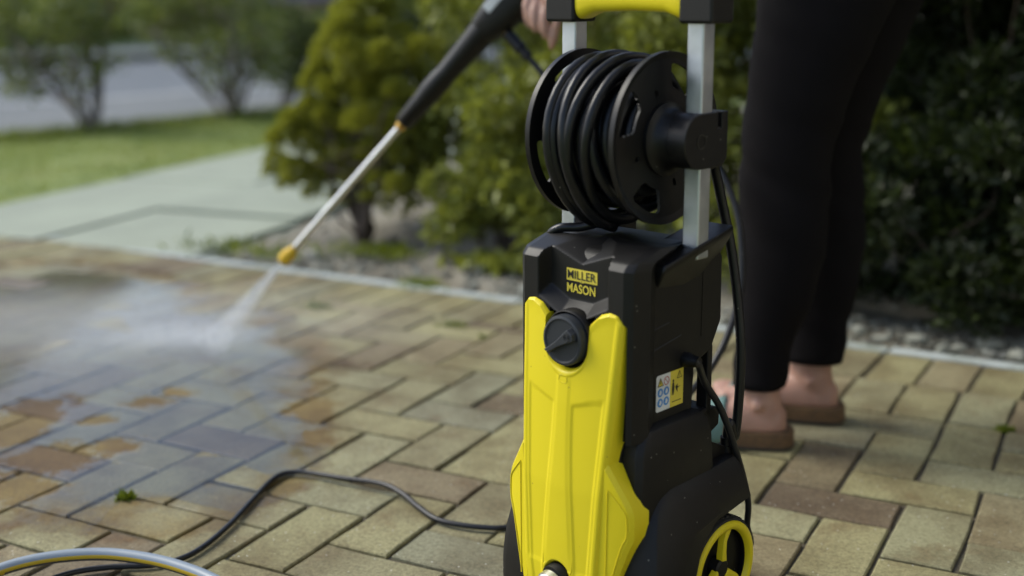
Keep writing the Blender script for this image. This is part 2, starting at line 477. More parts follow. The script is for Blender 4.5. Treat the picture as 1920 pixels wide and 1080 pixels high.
def clip(poly, a, b, c):
    """keep a*x+b*y<=c"""
    out = []
    for k in range(len(poly)):
        p, q = poly[k], poly[(k+1) % len(poly)]
        dp, dq = a*p[0]+b*p[1]-c, a*q[0]+b*q[1]-c
        if dp <= 0: out.append(p)
        if dp*dq < 0:
            s_ = dp/(dp-dq); out.append((p[0]+(q[0]-p[0])*s_, p[1]+(q[1]-p[1])*s_))
    return out
def area(p): return .5*sum(p[k][0]*p[(k+1) % len(p)][1]-p[(k+1) % len(p)][0]*p[k][1] for k in range(len(p)))
def inset(poly, d):
    n = len(poly); out = []
    for k in range(n):
        p0, p1, p2 = [np.array(poly[(k+j) % n]) for j in (-1, 0, 1)]
        e1 = (p1-p0); e1 = e1/(np.linalg.norm(e1)+1e-9); e2 = (p2-p1); e2 = e2/(np.linalg.norm(e2)+1e-9)
        n1 = np.array([-e1[1], e1[0]]); n2 = np.array([-e2[1], e2[0]])
        bis = n1+n2; bis = bis/(np.linalg.norm(bis)+1e-9)
        out.append(tuple(p1+bis*d/max(.4, bis@n1)))
    return out
def paver_geo(poly, seed):
    """chamfered block on a counter-clockwise outline, slightly uneven edges; z 0 is the top"""
    rr = np.random.default_rng(seed)
    outl = []
    for k in range(len(poly)):
        p, q = np.array(poly[k]), np.array(poly[(k+1) % len(poly)])
        n = 3 if np.linalg.norm(q-p) > .12 else 2
        for j in range(n):
            a = p+(q-p)*j/n
            outl.append(tuple(a+rr.normal(0, .0009, 2)))
    out2 = inset(outl, .0022)
    n = len(outl)
    v = [(x, y, -.014) for x, y in outl]+[(x, y, -.0020) for x, y in outl]+[(x, y, 0.0) for x, y in out2]
    f = []
    for r in range(2):
        for k in range(n):
            k2 = (k+1) % n
            f.append((r*n+k, r*n+k2, (r+1)*n+k2, (r+1)*n+k))
    f.append(tuple(range(2*n, 3*n)))
    return v, f
bricks = []                                   # (polygon in world xy)
JT = .0035
soldier = .20
for i in range(-40, 18):
    for j in range(-18, 14):
        s_ = (i-j) % 4
        if s_ == 0: x0, y0, x1, y1 = i, j, i+2, j+1
        elif s_ == 2: x0, y0, x1, y1 = i, j-1, i+1, j+1
        else: continue
        poly = [(x0*.1, y0*.1), (x1*.1, y0*.1), (x1*.1, y1*.1), (x0*.1, y1*.1)]
        if x0 >= -2 and y0 >= 5: continue
        if x0 >= -2 and y1 > 5: poly = [(x, min(y, .5)) for x, y in poly]
        poly = clip(poly, -KS, 1.0, .905-soldier-.004)
        poly = clip(poly, 1, 0, PX1-.02); poly = clip(poly, -1, 0, -PX0-.02); poly = clip(poly, 0, -1, -PY0-.02)
        if len(poly) < 3 or area(poly) < .0012: continue
        bricks.append(poly)
for i in range(-2, 14):                       # cut row below the border
    poly = [(i*.1, .5), (i*.1+.1, .5), (i*.1+.1, .9), (i*.1, .9)]
    poly = clip(poly, -KS, 1.0, .905-soldier-.004)
    poly = clip(poly, 1, 0, PX1-.02)
    if len(poly) >= 3: bricks.append(poly)
for i in range(-36, 15):                      # border course along the edging
    x = i*.1+.018
    ca, sa = math.cos(math.atan(KS)), math.sin(math.atan(KS))
    def B(u, v): return (x+u*ca-v*sa, kerb_y(x)-.004+u*sa+v*ca)
    poly = [B(0, -soldier), B(.1, -soldier), B(.1, 0), B(0, 0)]
    if poly[0][0] > PX0+.02 and poly[1][0] < PX1-.02: bricks.append(poly)
info = []
for poly in bricks:
    c = np.mean(poly, 0)
    q = project(np.array([[x, y, 0.0] for x, y in poly]))
    if (q[:, 2] < .3).any(): vis = 0
    else:
        a_ = abs(area([(x, y) for x, y, _ in q]))
        inside = (q[:, 0].max() > 0 and q[:, 0].min() < 1920 and q[:, 1].max() > 0 and q[:, 1].min() < 1080)
        vis = a_ if inside else 0
    info.append(vis)
order = np.argsort(-np.array(info))
chosen = set(int(k) for k in order[:296] if info[k] > 0)
std = {}
rest = MB()
for k, poly in enumerate(bricks):
    poly = [tuple(p) for p in poly]
    if area(poly) < 0: poly = poly[::-1]
    c = np.mean(poly, 0)
    ang, dz = random.gauss(0, .006), random.gauss(-.0003, .0006)
    tx, ty = random.gauss(0, .004), random.gauss(0, .004)
    dx, dy = random.gauss(0, .0009), random.gauss(0, .0009)
    loc = [(p[0]-c[0], p[1]-c[1]) for p in poly]
    e = np.array(poly[1])-np.array(poly[0]); e2 = np.array(poly[2])-np.array(poly[1])
    full = len(poly) == 4 and abs(area(poly)-.02) < 1e-5
    if k in chosen:
        if full:
            vert = np.linalg.norm(e) < .15
            var = random.randrange(5)
            if var not in std:
                v, f = paver_geo(inset([(-.1, -.05), (.1, -.05), (.1, .05), (-.1, .05)], JT), 100+var)
                me = bpy.data.meshes.new('paver'); me.from_pydata(v, [], f); me.update(); me.materials.append(M['paver'])
                std[var] = me
            me = std[var]
            base = math.atan2(e[1], e[0])+(math.pi/2 if vert else 0)+(math.pi if random.random() < .5 else 0)
        else:
            v, f = paver_geo(inset(loc, JT), 500+k)
            me = bpy.data.meshes.new('paver'); me.from_pydata(v, [], f); me.update(); me.materials.append(M['paver'])
            base = 0
        o = bpy.data.objects.new('paver', me); o.parent = drive
        o.color = (.95 if (abs(c[0]-.1) < .02 and abs(c[1]-.05) < .02) else random.random()*.97, 0, 0, 1)
        o.location = (c[0]+dx, c[1]+dy, dz); o.rotation_euler = (tx, ty, base+ang)
        col.objects.link(o)
    else:
        v, f = paver_geo(inset(loc, JT), 900+k)
        rest.add([(x+c[0], y+c[1], z+dz+tx*y-ty*x) for x, y, z in v], f)
o = rest.build('paver_field', M['paver'], drive, sharp=None)
o.data.shade_flat(); o['kind'] = 'stuff'

# water lying in the joints and low pavers round the spray
def water_mat(name='water_film'):
    m, t, b = new_mat(name)
    b.inputs['Base Color'].default_value = (.9, .95, 1, 1); b.inputs['Roughness'].default_value = .03
    b.inputs['IOR'].default_value = 1.333; b.inputs['Transmission Weight'].default_value = 1.0
    pos = N(t, 'NewGeometry').outputs['Position']
    bump(t, b, noise(t, 38, 3, .55, pos), .25, .002)
    return m
M['water'] = water_mat()
def film_mat():
    m = bpy.data.materials.new('standing_water'); m.use_nodes = True; t = m.node_tree
    t.nodes.remove(t.nodes['Principled BSDF'])
    wet, g = wet_mask(t); pos = g.outputs['Position']
    film = film_mask(t, wet, pos)
    bmp = N(t, 'Bump'); bmp.inputs['Strength'].default_value = .10; bmp.inputs['Distance'].default_value = .0022
    L(t, noise(t, 34, 4, .6, pos), bmp.inputs['Height'])
    gl = N(t, 'BsdfGlossy'); gl.inputs['Roughness'].default_value = .035; L(t, bmp.outputs[0], gl.inputs['Normal'])
    tr = N(t, 'BsdfTransparent')
    fr = N(t, 'Fresnel'); fr.inputs['IOR'].default_value = 1.333; L(t, bmp.outputs[0], fr.inputs['Normal'])
    mx = N(t, 'MixShader'); L(t, math_(t, 'MULTIPLY', fr.outputs[0], film), mx.inputs[0])
    L(t, tr.outputs[0], mx.inputs[1]); L(t, gl.outputs[0], mx.inputs[2])
    L(t, mx.outputs[0], t.nodes['Material Output'].inputs['Surface'])
    return m
M['film'] = film_mat()
def puddle():
    rr = np.random.default_rng(3)
    cx, cy, n = -1.42, 0.05, 72
    outer = [(0, .85), (60, .75), (95, .75), (130, .9), (165, 1.0), (200, 1.0), (235, .85), (265, .8), (290, .85), (330, .85), (360, .85)]
    ring = []
    for k in range(n):
        a = 360*k/n
        r = np.interp(a, [q[0] for q in outer], [q[1] for q in outer])*(1+.10*math.sin(a*.19)+rr.normal(0, .035))
        ring.append((cx+r*math.cos(R(a)), cy+r*math.sin(R(a))))
    v, f = [(cx, cy, +.0008)], []
    for s_ in (.33, .66, 1.0):
        v += [(cx+(x-cx)*s_, cy+(y-cy)*s_, +.0008) for x, y in ring]
    for k in range(n):
        k2 = (k+1) % n
        f.append((0, 1+k, 1+k2))
        for r in range(2): f.append((1+r*n+k, 1+(r+1)*n+k, 1+(r+1)*n+k2, 1+r*n+k2))
    o = mesh_obj('puddle_water', v, f, M['film'], sharp=None)
    tag(o, 'shallow film of spray water standing in the paving joints', 'water', kind='structure')
puddle()

# edging strip between paving and bed
ca = math.atan(KS)
edg = empty('edging', (0, .905, 0), ca)
tag(edg, 'narrow pale concrete edging strip between driveway and planting bed', 'edging', kind='structure')
x = -3.6
while x < 1.5:
    ln = .905
    v, f = MB().box((x+ln/2, .020, -.045), (ln-.006, .034, .09)).v, MB().box((0, 0, 0), (1, 1, 1)).f
    o = mesh_obj('edging_stone', v, f, M['edging'], edg, bevel=.004)
    o.location = (0, 0, random.gauss(.0015, .0015)); o.rotation_euler = (0, 0, random.gauss(0, .002))
    x += ln

# bed with soil, path, lawn, pavement, road, terrain
def sheet(name, x0, x1, y0, y1, nx, ny, fz, mat, label, cat, kind='structure', skew=0):
    v = []; f = []
    for j in range(ny+1):
        for i in range(nx+1):
            X = x0+(x1-x0)*i/nx; Y = y0+(y1-y0)*j/ny
            if skew and j == 0: pass
            Xs = X+skew*(Y-1.0)
            v.append((Xs, Y, fz(Xs, Y)))
    for j in range(ny):
        for i in range(nx):
            a = j*(nx+1)+i
            f.append((a, a+1, a+nx+2, a+nx+1))
    return tag(mesh_obj(name, v, f, mat, sharp=None), label, cat, kind=kind)
_ph = rng.uniform(0, 6.28, 12)
def lump(x, y, amp=.02):
    return amp*(math.sin(x*7+_ph[0])*math.sin(y*6+_ph[1])*.6+math.sin(x*17+_ph[2])*math.sin(y*19+_ph[3])*.35+math.sin(x*41+_ph[4])*math.sin(y*37+_ph[5])*.2)
PSK = -.10                                    # path skew
gv = [(-90, -60, -.16), (90, -60, -.16), (90, 120, -.16), (-90, 120, -.16)]
tag(mesh_obj('terrain', gv, [(0, 1, 2, 3)], M['grass_ground'], sharp=None), 'flat grassy ground reaching away to the horizon', 'ground', kind='structure')
sheet('planting_bed', -1.98, 3.2, .93, 4.6, 130, 90, lambda x, y: (-.022+lump(x, y)+.10*max(0, y-1.5)*.6 if y > kerb_y(x)+.08 else -.03+lump(x, y, .006)), M['soil'],
      'strip of dry soil and gravel bed behind the edging', 'soil', skew=PSK)
# the road runs askew to the paving: its own frame (u across, v along)
RA = .27
ROAD = Matrix.Translation((-4.92, 3.0, 0)) @ Matrix.Rotation(-RA, 4, 'Z')
def RF(u, v, z=0.0):
    p = ROAD @ Vector((u, v, z)); return (p.x, p.y, p.z)
def lawn():
    nx, ny = 30, 120; v = []; f = []
    for j in range(ny+1):
        Y = .3+(9.5-.3)*j/ny
        xl = -4.92+math.tan(RA)*(Y-3.0)-.03; xr = -3.215-.10*(Y-1.0)
        if xr < xl+.02: xr = xl+.02
        for i in range(nx+1):
            X = xl+(xr-xl)*i/nx
            v.append((X, Y, .004+lump(X, Y, .008)))
    for j in range(ny):
        for i in range(nx):
            q = j*(nx+1)+i; f.append((q, q+1, q+nx+2, q+nx+1))
    tag(mesh_obj('lawn', v, f, M['grass_ground'], sharp=None), 'short mown lawn between the slab path and the pavement', 'lawn', kind='structure')
lawn()
pth = empty('garden_path', (-2.0, 1.0, 0), -math.atan(PSK)*0+math.atan(.10))
tag(pth, 'pale concrete slab path running from driveway past the lawn', 'path', kind='structure')
sv, sf = MB().box((0, 0, -.03), (.5995, .5995, .06)).v, MB().box((0, 0, 0), (1, 1, 1)).f
slab0 = None
for j in range(9):
    for i in range(2):
        if slab0 is None:
            slab0 = mesh_obj('slab', sv, sf, M['slab'], pth, bevel=.004); o = slab0
        else:
            o = slab0.copy(); col.objects.link(o)
        o.location = (-.31-.602*i, .345+.602*j+random.gauss(0, .002), .006+random.gauss(0, .0025)); o.rotation_euler = (random.gauss(0, .003), random.gauss(0, .003), random.gauss(0, .003)+random.randrange(4)*math.pi/2)
o = MB().box((-.60, 2.7, -.04), (1.24, 5.5, .05)).build('path_bed', M['slab'], pth)
def strip(name, u0, u1, z, mat, label, cat):
    return tag(mesh_obj(name, [RF(u0, -40, z), RF(u1, -40, z), RF(u1, 90, z), RF(u0, 90, z)], [(0, 1, 2, 3)], mat, sharp=None), label, cat, kind='structure')
strip('pavement', -2.1, 0, -.012, M['pavement'], 'grey asphalt footway along the road beyond the lawn', 'pavement')
strip('road', -8.6, -2.3, -.11, M['asphalt'], 'blue grey asphalt road beyond the footway', 'road')
strip('far_pavement', -10.6, -8.6, -.015, M['pavement'], 'grey footway on the far side of the road', 'pavement')
kb = empty('road_kerb', RF(-2.2, 0), -RA); tag(kb, 'light concrete road kerb between footway and road', 'kerb', kind='structure')
k0 = None
for j in range(-6, 30):
    if k0 is None: k0 = MB().box((0, 0, -.07), (.22, .905, .13)).build('kerb_stone', M['roadkerb'], kb, bevel=.012); o = k0
    else: o = k0.copy(); col.objects.link(o)
    o.location = (0, j*.913, random.gauss(0, .003))

# ------------------------------------------------------------------ PRESSURE WASHER
MROT = -(YAW+R(44))
_h = YAW+R(44)
_my = np.array([math.sin(_h), math.cos(_h), 0]); _mx = np.array([math.cos(_h), -math.sin(_h), 0])
MORG = np.array([.065, -.362, 0])-.107*_mx
def MW(X, Y, Z): return MORG+X*_mx+Y*_my+np.array([0, 0, Z])   # machine -> world
washer = empty('pressure_washer', MORG, MROT)
tag(washer, 'yellow and black upright pressure washer with hose reel on its aluminium handle poles', 'pressure washer')

def side_poly(name, poly, hw, mat, parent, bevel=.006, seg=3, x0=None):
    v, f = extrude_x(poly, -hw if x0 is None else x0, hw)
    return mesh_obj(name, v, f, mat, parent, bevel=bevel, bseg=seg, sharp=40)
# --- housing
up = side_poly('upper_housing', [(-.138, .30), (-.138, .455), (-.126, .468), (-.085, .477), (-.04, .478), (-.012, .472), (.012, .462), (.020, .450), (.0215, .372), (.002, .338), (-.030, .326), (-.034, .262), (-.138, .262)], .0785, M['black'], washer, .007)
# --- front console: cheeks, recessed logo field and its facets (relief y(x,z))
def console():
    xs = np.concatenate([np.linspace(-.0875, .0875, 131)])
    zs = np.linspace(.262, .478, 150)
    v, f = [], []
    for z in zs:
        for x in xs:
            ax = abs(x)
            outer = -.1605 + max(0, ax-.073)*.7 + max(0, ax-.082)*3.5 + max(0, z-.458)*.9+max(0, z-.466)*2.4
            zb = .3965 + max(0, ax-.018)*.50
            rec = min(-.1435, -.1605+(.0515-ax)*3.2, -.1605+(z-zb)*1.12)
            y = max(outer, rec) if ax < .0515 else outer
            lim = zb-.002 if ax < .0335 else min(zb-.002 if ax < .05 else 1, np.interp(ax, [.0335, .044, .0560, .0660, .0755], [.3965, .4065, .4115, .4105, .4000])-.003)
            if ax < .0765 and z < lim: y = max(y, -.149)
            zv = .4535+.36*ax
            if ax < .056: y = max(y, -.1435+(z-zv)*1.9) if z > zv else y
            if ax < .056 and z > zv: y = max(y, outer-.004)
            v.append((x, y, z))
    nx = len(xs)
    for j in range(len(zs)-1):
        for i in range(nx-1):
            a = j*nx+i; f.append((a, a+1, a+nx+1, a+nx))
    # rims back into the housing
    def rim(idx, dy):
        base = len(v)
        for k in idx: x, y, z = v[k]; v.append((x*.905, min(y+.020, -.112) if abs(x) > .086 else max(y+dy, -.10), z-.003 if abs(x) < .086 else z))
        for k in range(len(idx)-1): f.append((idx[k], idx[k+1], base+k+1, base+k))
    rim([j*nx for j in range(len(zs))], .045)
    rim([j*nx+nx-1 for j in range(len(zs))], .045)
    rim([(len(zs)-1)*nx+i for i in range(nx)], .05)
    return mesh_obj('front_console', v, f, M['black'], washer, sharp=28)
console()
# shoulder pieces under the poles
for s_ in (-1, 1):
    rings = []
    for (x1, zoff, y0, y1) in ((.0770, -.050, -.100, .016), (.0900, -.026, -.108, .0175), (.1010, -.008, -.113, .0185), (.1035, -.002, -.114, .0185), (.1035, .004, -.112, .018)):
        def Zt(y): return np.interp(y, [-.114, -.070, -.045, .02], [.455, .473, .480, .484])+zoff
        ys = [y0, y0+(y1-y0)*.35, y0+(y1-y0)*.62, y1]
        rings.append([(s_*.050, y, Zt(y)) for y in ys]+[(s_*(x1-.012 if k in (0, 3) else x1), y, Zt(y)) for k, y in list(enumerate(ys))[::-1]])
    v, f = loft(rings)
    mesh_obj('pole_socket', v, f, M['blackgloss'], washer, bevel=.003, bseg=3, sharp=50)
# side seams, as thin proud ribs on the flank
for s_ in (-1, 1):
    MB().box((s_*.0787, -.022, .41), (.0008, .0012, .10)).build('seam', M['blackgloss'], washer)
    for (y0, z0, y1, z1) in ((-.118, .385, -.085, .389), (-.122, .360, -.062, .370)):
        v, f = tube([(s_*.0786, y0, z0), (s_*.0786, y1, z1)], .0006, 6)
        mesh_obj('seam', v, f, M['slate'], washer)
# --- lower housing
side_poly('lower_core', [(-.160, .02), (-.168, .10), (-.165, .20), (-.150, .268), (-.02, .268), (-.012, .20), (.03, .185), (.03, .03)], .066, M['black'], washer, .006)
def flank(s_):
    rings = []
    # (z, outer x, y front, y back)
    for z, xo, yf, yb in ((.112, 0.0960, -0.1490, -.01), (.20, 0.0955, -0.1510, -.008), (.245, 0.0945, -0.1490, -.012), (.262, 0.0925, -0.1430, -.018), (.272, 0.0880, -0.1350, -.026), (.2765, 0.0800, -0.1250, -.036)):
        xi = .04
        rings.append([(s_*xi, yf, z), (s_*(xo-.010), yf, z), (s_*(xo-.003), yf+.006, z), (s_*xo, yf+.016, z), (s_*xo, (yf+yb)/2, z), (s_*xo, yb-.010, z), (s_*(xo-.004), yb, z), (s_*xi, yb, z)])
    v, f = loft(rings)
    mesh_obj('flank', v, f, M['black'], washer, sharp=50, bevel=.002)
def skirt(s_):
    rings = []
    for z, xo, yf in ((.012, .1195, -.146), (.04, .1215, -.1475), (.066, .1215, -.147), (.09, .1205, -.145), (.11, .1185, -.142), (.128, .1155, -.138), (.142, .112, -.134), (.150, .110, -.132), (.165, .1065, -.127), (.18, .1015, -.120), (.192, .096, -.111), (.199, .089, -.103)):
        d = .0795**2-(z-.066)**2
        yb = -math.sqrt(d) if d > 0 else .048
        if z < .066: yb = -.0795
        if z > .145: yb = .050-(z-.15)*.18
        xi = .055
        m = (yf+yb)/2
        yf -= .014; xo += .006
        rings.append([(s_*xi, yf-.004, z), (s_*(xo-.022), yf, z), (s_*(xo-.008), yf+.008, z), (s_*(xo-.001), yf+.022 if yb-yf > .05 else m, z), (s_*xo, yf+.6*(yb-yf), z), (s_*(xo-.004), yb-.004, z), (s_*(xo-.012), yb, z), (s_*xi, yb, z)])
    v, f = loft(rings)
    mesh_obj('fender', v, f, M['black'], washer, sharp=45, bevel=.0015)
    MB().box((s_*.098, -.153, .022), (.036, .012, .032)).build('foot', M['slate'], washer, bevel=.004)
for s_ in (-1, 1): flank(s_); skirt(s_)
# rear: cable strut, tool shelf, lance pocket
for s_ in (-1, 1):
    v, f = extrude_x([(-.006, .255), (.004, .255), (.004, .345), (-.006, .352)], .062, .078); mesh_obj('cable_strut', [(x*s_, y, z) for x, y, z in v], f, M['black'], washer, bevel=.002)
side_poly('rear_shelf', [(-.034, .218), (.022, .240), (.023, .262), (-.006, .268), (-.034, .262)], .078, M['black'], washer, .003)
pk = MB()
for (y0, y1, x0, x1) in ((.034, .038, -.078, .078), (-.010, .036, .074, .078), (-.010, .036, -.078, -.074)):
    v, f = extrude_x([(y0, .165), (y1, .165), (y1, .208-.0), (y0, .208+(.022 if y0 < 0 else 0))], x0, x1); pk.add(v, f)
pk.build('lance_pocket', M['black'], washer, bevel=.001)
v, f = lathe([(-.006, 0), (-.006, .010), (.012, .010), (.012, .008), (.022, .008), (.022, 0)], 20, 'Z')
mesh_obj('pressure_outlet', shift((v, f), (.074, .045, .195))[0], f, M['blackgloss'], washer)
v, f = lathe([(-.004, .009), (.006, .009), (.010, .0075), (.020, .0062), (.020, 0)], 20, 'X')
mesh_obj('strain_relief', shift((v, f), (.0785, -.053, .339))[0], f, M['blackgloss'], washer)
# --- yellow front panel
W_Z = [.015, .06, .10, .24, .40, .42]; W_X = [.045, .052, .056, .0645, .0745, .0745]
def panel_y(x, z):
    return np.interp(z, [.015, .10, .20, .30, .36, .415], [-.1825, -.1865, -.1845, -.1775, -.1725, -.1685])
def smooth(a, b, x):
    t_ = min(1, max(0, (x-a)/(b-a))); return t_*t_*(3-2*t_)
def ztop(ax):
    if ax < .0335: return .372-math.sqrt(max(0, .0335**2-ax**2))
    return np.interp(ax, [.0335, .044, .0560, .0660, .0755], [.3965, .4065, .4115, .4105, .4000])
def zbot(ax):
    return .078+math.sqrt(.027**2-ax**2) if ax < .027 else .012
def front_panel():
    # columns: dense about the round cut-outs
    S = sorted(set([round(q, 6) for q in list(np.linspace(-1, 1, 121))+[sg*k for sg in (-1, 1) for k in (.985, .995, .4437, .4439, .445, .3575, .3577, .36)]]))
    T = [0, .004, .01]+list(np.linspace(.02, .24, 34))+list(np.linspace(.25, .75, 80))+list(np.linspace(.76, .96, 30))+[.97, .98, .99, .996, 1]
    v, f = [], []
    for s_ in S:
        for t_ in T:
            axn = abs(s_)*.0755
            zt, zb = ztop(axn), zbot(axn*.9)
            z = zb+(.12-zb)*t_/.25 if t_ < .25 else (.12+(.305-.12)*(t_-.25)/.5 if t_ < .75 else .305+(zt-.305)*(t_-.75)/.25)
            wz = np.interp(z, W_Z, W_X)
            x = s_*wz
            ax = abs(x)
            y = panel_y(x, z)
            d_edge = (1-abs(s_))*wz
            dt = zt-z
            db = (z-zb) if axn*.9 < .027 else 1
            # crowned section
            y += .007*(ax/.07)**2
            # rounded rim
            d = min(d_edge, dt, db)
            if d < .005: y += .006*(1-d/.005)**2
            # bevelled frame step along the top and sides
            fr = min(d_edge, dt*1.1)
            if z > .10: y += .0010*smooth(.0075, .0105, fr)
            # long tapering side recesses with slanted heads
            cx = .012+.020*smooth(.30, .06, z)*.6
            zhead = .305+(.030-ax)*-.30
            rec = smooth(cx, cx+.004, ax)*smooth(0, .004, zhead-z)*smooth(.0, .004, d_edge-.012)
            y += .0014*rec
            # raised centre spine
            sp = smooth(.012, .006, ax-.012*smooth(.30, .05, z))*smooth(.336, .326, z)*smooth(.09, .14, z)
            y -= .0008*sp
            v.append((x, y, z))
    n = len(T)
    for i in range(len(S)-1):
        for j in range(n-1):
            a = i*n+j; f.append((a, a+n, a+n+1, a+1))
    def rim(idx):
        base = len(v)
        for k in idx: x, y, z = v[k]; v.append((x, y+.024, z))
        for k in range(len(idx)-1): f.append((idx[k], idx[k+1], base+k+1, base+k))
    m = len(S)
    rim([j for j in range(n)]); rim([(m-1)*n+j for j in range(n)]); rim([i*n+n-1 for i in range(m)]); rim([i*n for i in range(m)])
    return mesh_obj('front_panel', v, f, M['yellow'], washer, sharp=42)
fp = front_panel()
def wing(s_):
    # outline in (x,z), swept back from the panel edge
    out = [(.0585, .237), (.0640, .240), (.0905, .197), (.0950, .184), (.0950, .155), (.088, .138), (.055, .030), (.047, .030)]
    ins = [(.0665, .212), (.086, .190), (.0890, .178), (.0890, .160), (.083, .145), (.066, .080), (.0655, .082)]
    def Y(x, z): return np.interp(x, [.045, .060, .076, .096], [-.1775, -.1765, -.1735, -.1660])+max(0, .10-z)*-.03
    def P(poly, dy): return [(s_*x, Y(x, z)+dy, z) for x, z in poly]
    n = len(out)
    o2 = inset(out[::-1], .004)[::-1]
    v = P(out, .030)+P(out, .004)+P(o2, 0)
    f = []
    for r in range(2):
        for k in range(n):
            k2 = (k+1) % n; f.append((r*n+k, r*n+k2, (r+1)*n+k2, (r+1)*n+k))
    base = 2*n
    c = len(v); v.append((s_*.074, Y(.074, .15)-.0005, .15))
    for k in range(n): f.append((base+k, base+(k+1) % n, c))
    w_ = mesh_obj('panel_wing', v, f, M['yellow'], fp, sharp=38, bevel=.0012)
    # moulded inner outline
    pts = cr(P(ins+[ins[0]], -.0006), 3)
    tv, tf = tube(pts, .0007, 6, cap=False)
    mesh_obj('panel_line', tv, tf, M['yellow'], fp)
for s_ in (-1, 1): wing(s_)
# small moulded mark below the dial
tv, tf = tube(cr([(-.006, -.1747, .331), (-.006, -.1752, .324), (.004, -.1753, .3235), (.004, -.1748, .331), (-.006, -.1747, .331)], 4), .0006, 6)
mesh_obj('moulded_mark', tv, tf, M['yellow'], fp)
# --- dial
kn = empty('pressure_dial', (0, -.1645, .372)); kn.parent = washer
KT = Matrix.Rotation(R(-6), 4, 'X')
def lathe_y(prof, seg=48): return lathe(prof, seg, 'Y')
v, f = lathe_y([(.012, .0335), (-.002, .0335), (-.004, .0320), (.004, .0305), (.012, .0300)])
mesh_obj('dial_ring', v, f, M['black'], kn, sharp=40)
v, f = lathe_y([(.006, .0292), (-.010, .0292), (-.0130, .0280), (-.0138, .0255), (-.0120, .0235), (-.0118, .0)])
mesh_obj('dial_face', v, f, M['slate'], kn, sharp=40)
# pointer bar, tapering, tilted up to the right
out = [(-.0255, +.0008), (-.022, -.0062), (-.004, -.0050), (.010, -.0062), (.0215, -.0078), (.0245, .0), (.0205, .0085), (.010, .0060), (-.004, .0022), (-.022, .0002)]
Mr = Matrix.Rotation(R(-30), 3, 'Y')
pv = [Mr@Vector((x, -.011, z)) for x, z in out]+[Mr@Vector((x*.96, -.0205, z*.9)) for x, z in out]
n = len(out)
mesh_obj('dial_grip', pv, [tuple(range(n)), tuple(range(2*n-1, n-1, -1))]+[(k, (k+1) % n, n+(k+1) % n, n+k) for k in range(n)], M['slate'], kn, bevel=.0012)
ic = Mr@Vector((.0155, -.0208, 0))
for rr_, a0, a1 in ((.0042, 0, 360), (.0021, -60, 240)):
    pts = [(ic.x+rr_*math.cos(R(a)), ic.y, ic.z+rr_*math.sin(R(a))) for a in np.linspace(a0, a1, 24)]
    tv, tf = tube(pts, .00035, 5); mesh_obj('dial_mark', tv, tf, M['black'], kn)
# --- lettering
def text_mesh(txt, size, bold=.0):
    cu = bpy.data.curves.new('t', 'FONT'); cu.body = txt; cu.size = size; cu.align_x = 'LEFT'; cu.offset = bold
    cu.resolution_u = 3
    to = bpy.data.objects.new('t', cu); col.objects.link(to)
    dg = bpy.context.evaluated_depsgraph_get()
    me = bpy.data.meshes.new_from_object(to.evaluated_get(dg))
    bpy.data.objects.remove(to)
    return me
def lettering(txt, x0, z0, wd, ht, y, mat, parent, bold, name='lettering'):
    me = text_mesh(txt, .02, bold)
    co = np.array([p.co[:] for p in me.vertices])
    lo, hi = co.min(0), co.max(0)
    for p in me.vertices:
        a = (p.co.x-lo[0])/(hi[0]-lo[0]); b_ = (p.co.y-lo[1])/(hi[1]-lo[1])
        p.co = (x0+a*wd, y, z0+b_*ht)
    me.materials.clear(); me.materials.append(mat); me.update()
    o = bpy.data.objects.new(name, me); o.parent = parent; col.objects.link(o)
    return o
lg = empty('logo', (0, -.1440, .4315)); lg.parent = washer
v = [(-.0225, 0, .0018), (-.0035, 0, .0018), (-.0018, 0, +.0008), (.0018, 0, +.0008), (.0035, 0, .0018), (.0225, 0, .0018), (.0225, 0, .0158), (-.0225, 0, .0158)]
mesh_obj('logo_plate', v+[(a, b_+.0006, c) for a, b_, c in v], [tuple(range(8)), tuple(range(15, 7, -1))]+[(k, (k+1) % 8, 8+(k+1) % 8, 8+k) for k in range(8)], M['print_yellow'], lg, sharp=30)
lettering('MILLER', -.0208, .0042, .0416, .0098, -.0005, M['print_black'], lg, .00018)
lettering('&', -.0010, .0000, .0020, .0032, -.0006, M['print_black'], lg, .0002)
lettering('MASON', -.0218, -.0118, .0418, .0106, -.0002, M['print_yellow'], lg, .0003)
# --- warning sticker on the right flank
st = empty('warning_sticker', (.0792, -.0815, .309)); st.parent = washer; st.rotation_euler = (0, 0, R(90))
# local: x along machine +y, y = -machine x (outward is -y), z up
def flat(name, poly, mat, y, parent=st):
    return mesh_obj(name, [(x, y, z) for x, z in poly], [tuple(range(len(poly)))], mat, parent, sharp=None)
def disc(name, cx, cz, r, mat, y, n=20, r0=0, parent=st):
    if not r0: return flat(name, [(cx+r*math.cos(2*math.pi*k/n), cz+r*math.sin(2*math.pi*k/n)) for k in range(n)], mat, y, parent)
    v = [(cx+q*math.cos(2*math.pi*k/n), y, cz+q*math.sin(2*math.pi*k/n)) for q in (r0, r) for k in range(n)]
    return mesh_obj(name, v, [(k, (k+1) % n, n+(k+1) % n, n+k) for k in range(n)], mat, parent, sharp=None)
def tri(cx, cz, h): return [(cx-h*.58, cz-h*.45), (cx+h*.58, cz-h*.45), (cx, cz+h*.55)]
SW, SH = .0255, .0215
flat('sticker_white', [(-SW+.002, -SH), (.0005, -SH), (.0005, SH), (-SW+.002, SH), (-SW, SH-.002), (-SW, -SH+.002)], M['print_white'], 0)
flat('sticker_yellow', [(.0005, -SH), (SW, -SH), (SW, SH), (.0005, SH)], M['print_yellow'], -.00002)
flat('pictogram', tri(-.0178, .0128, .0105), M['print_black'], -.0002); flat('pictogram', tri(-.0178, .0124, .0072), M['print_yellow'], -.0004)
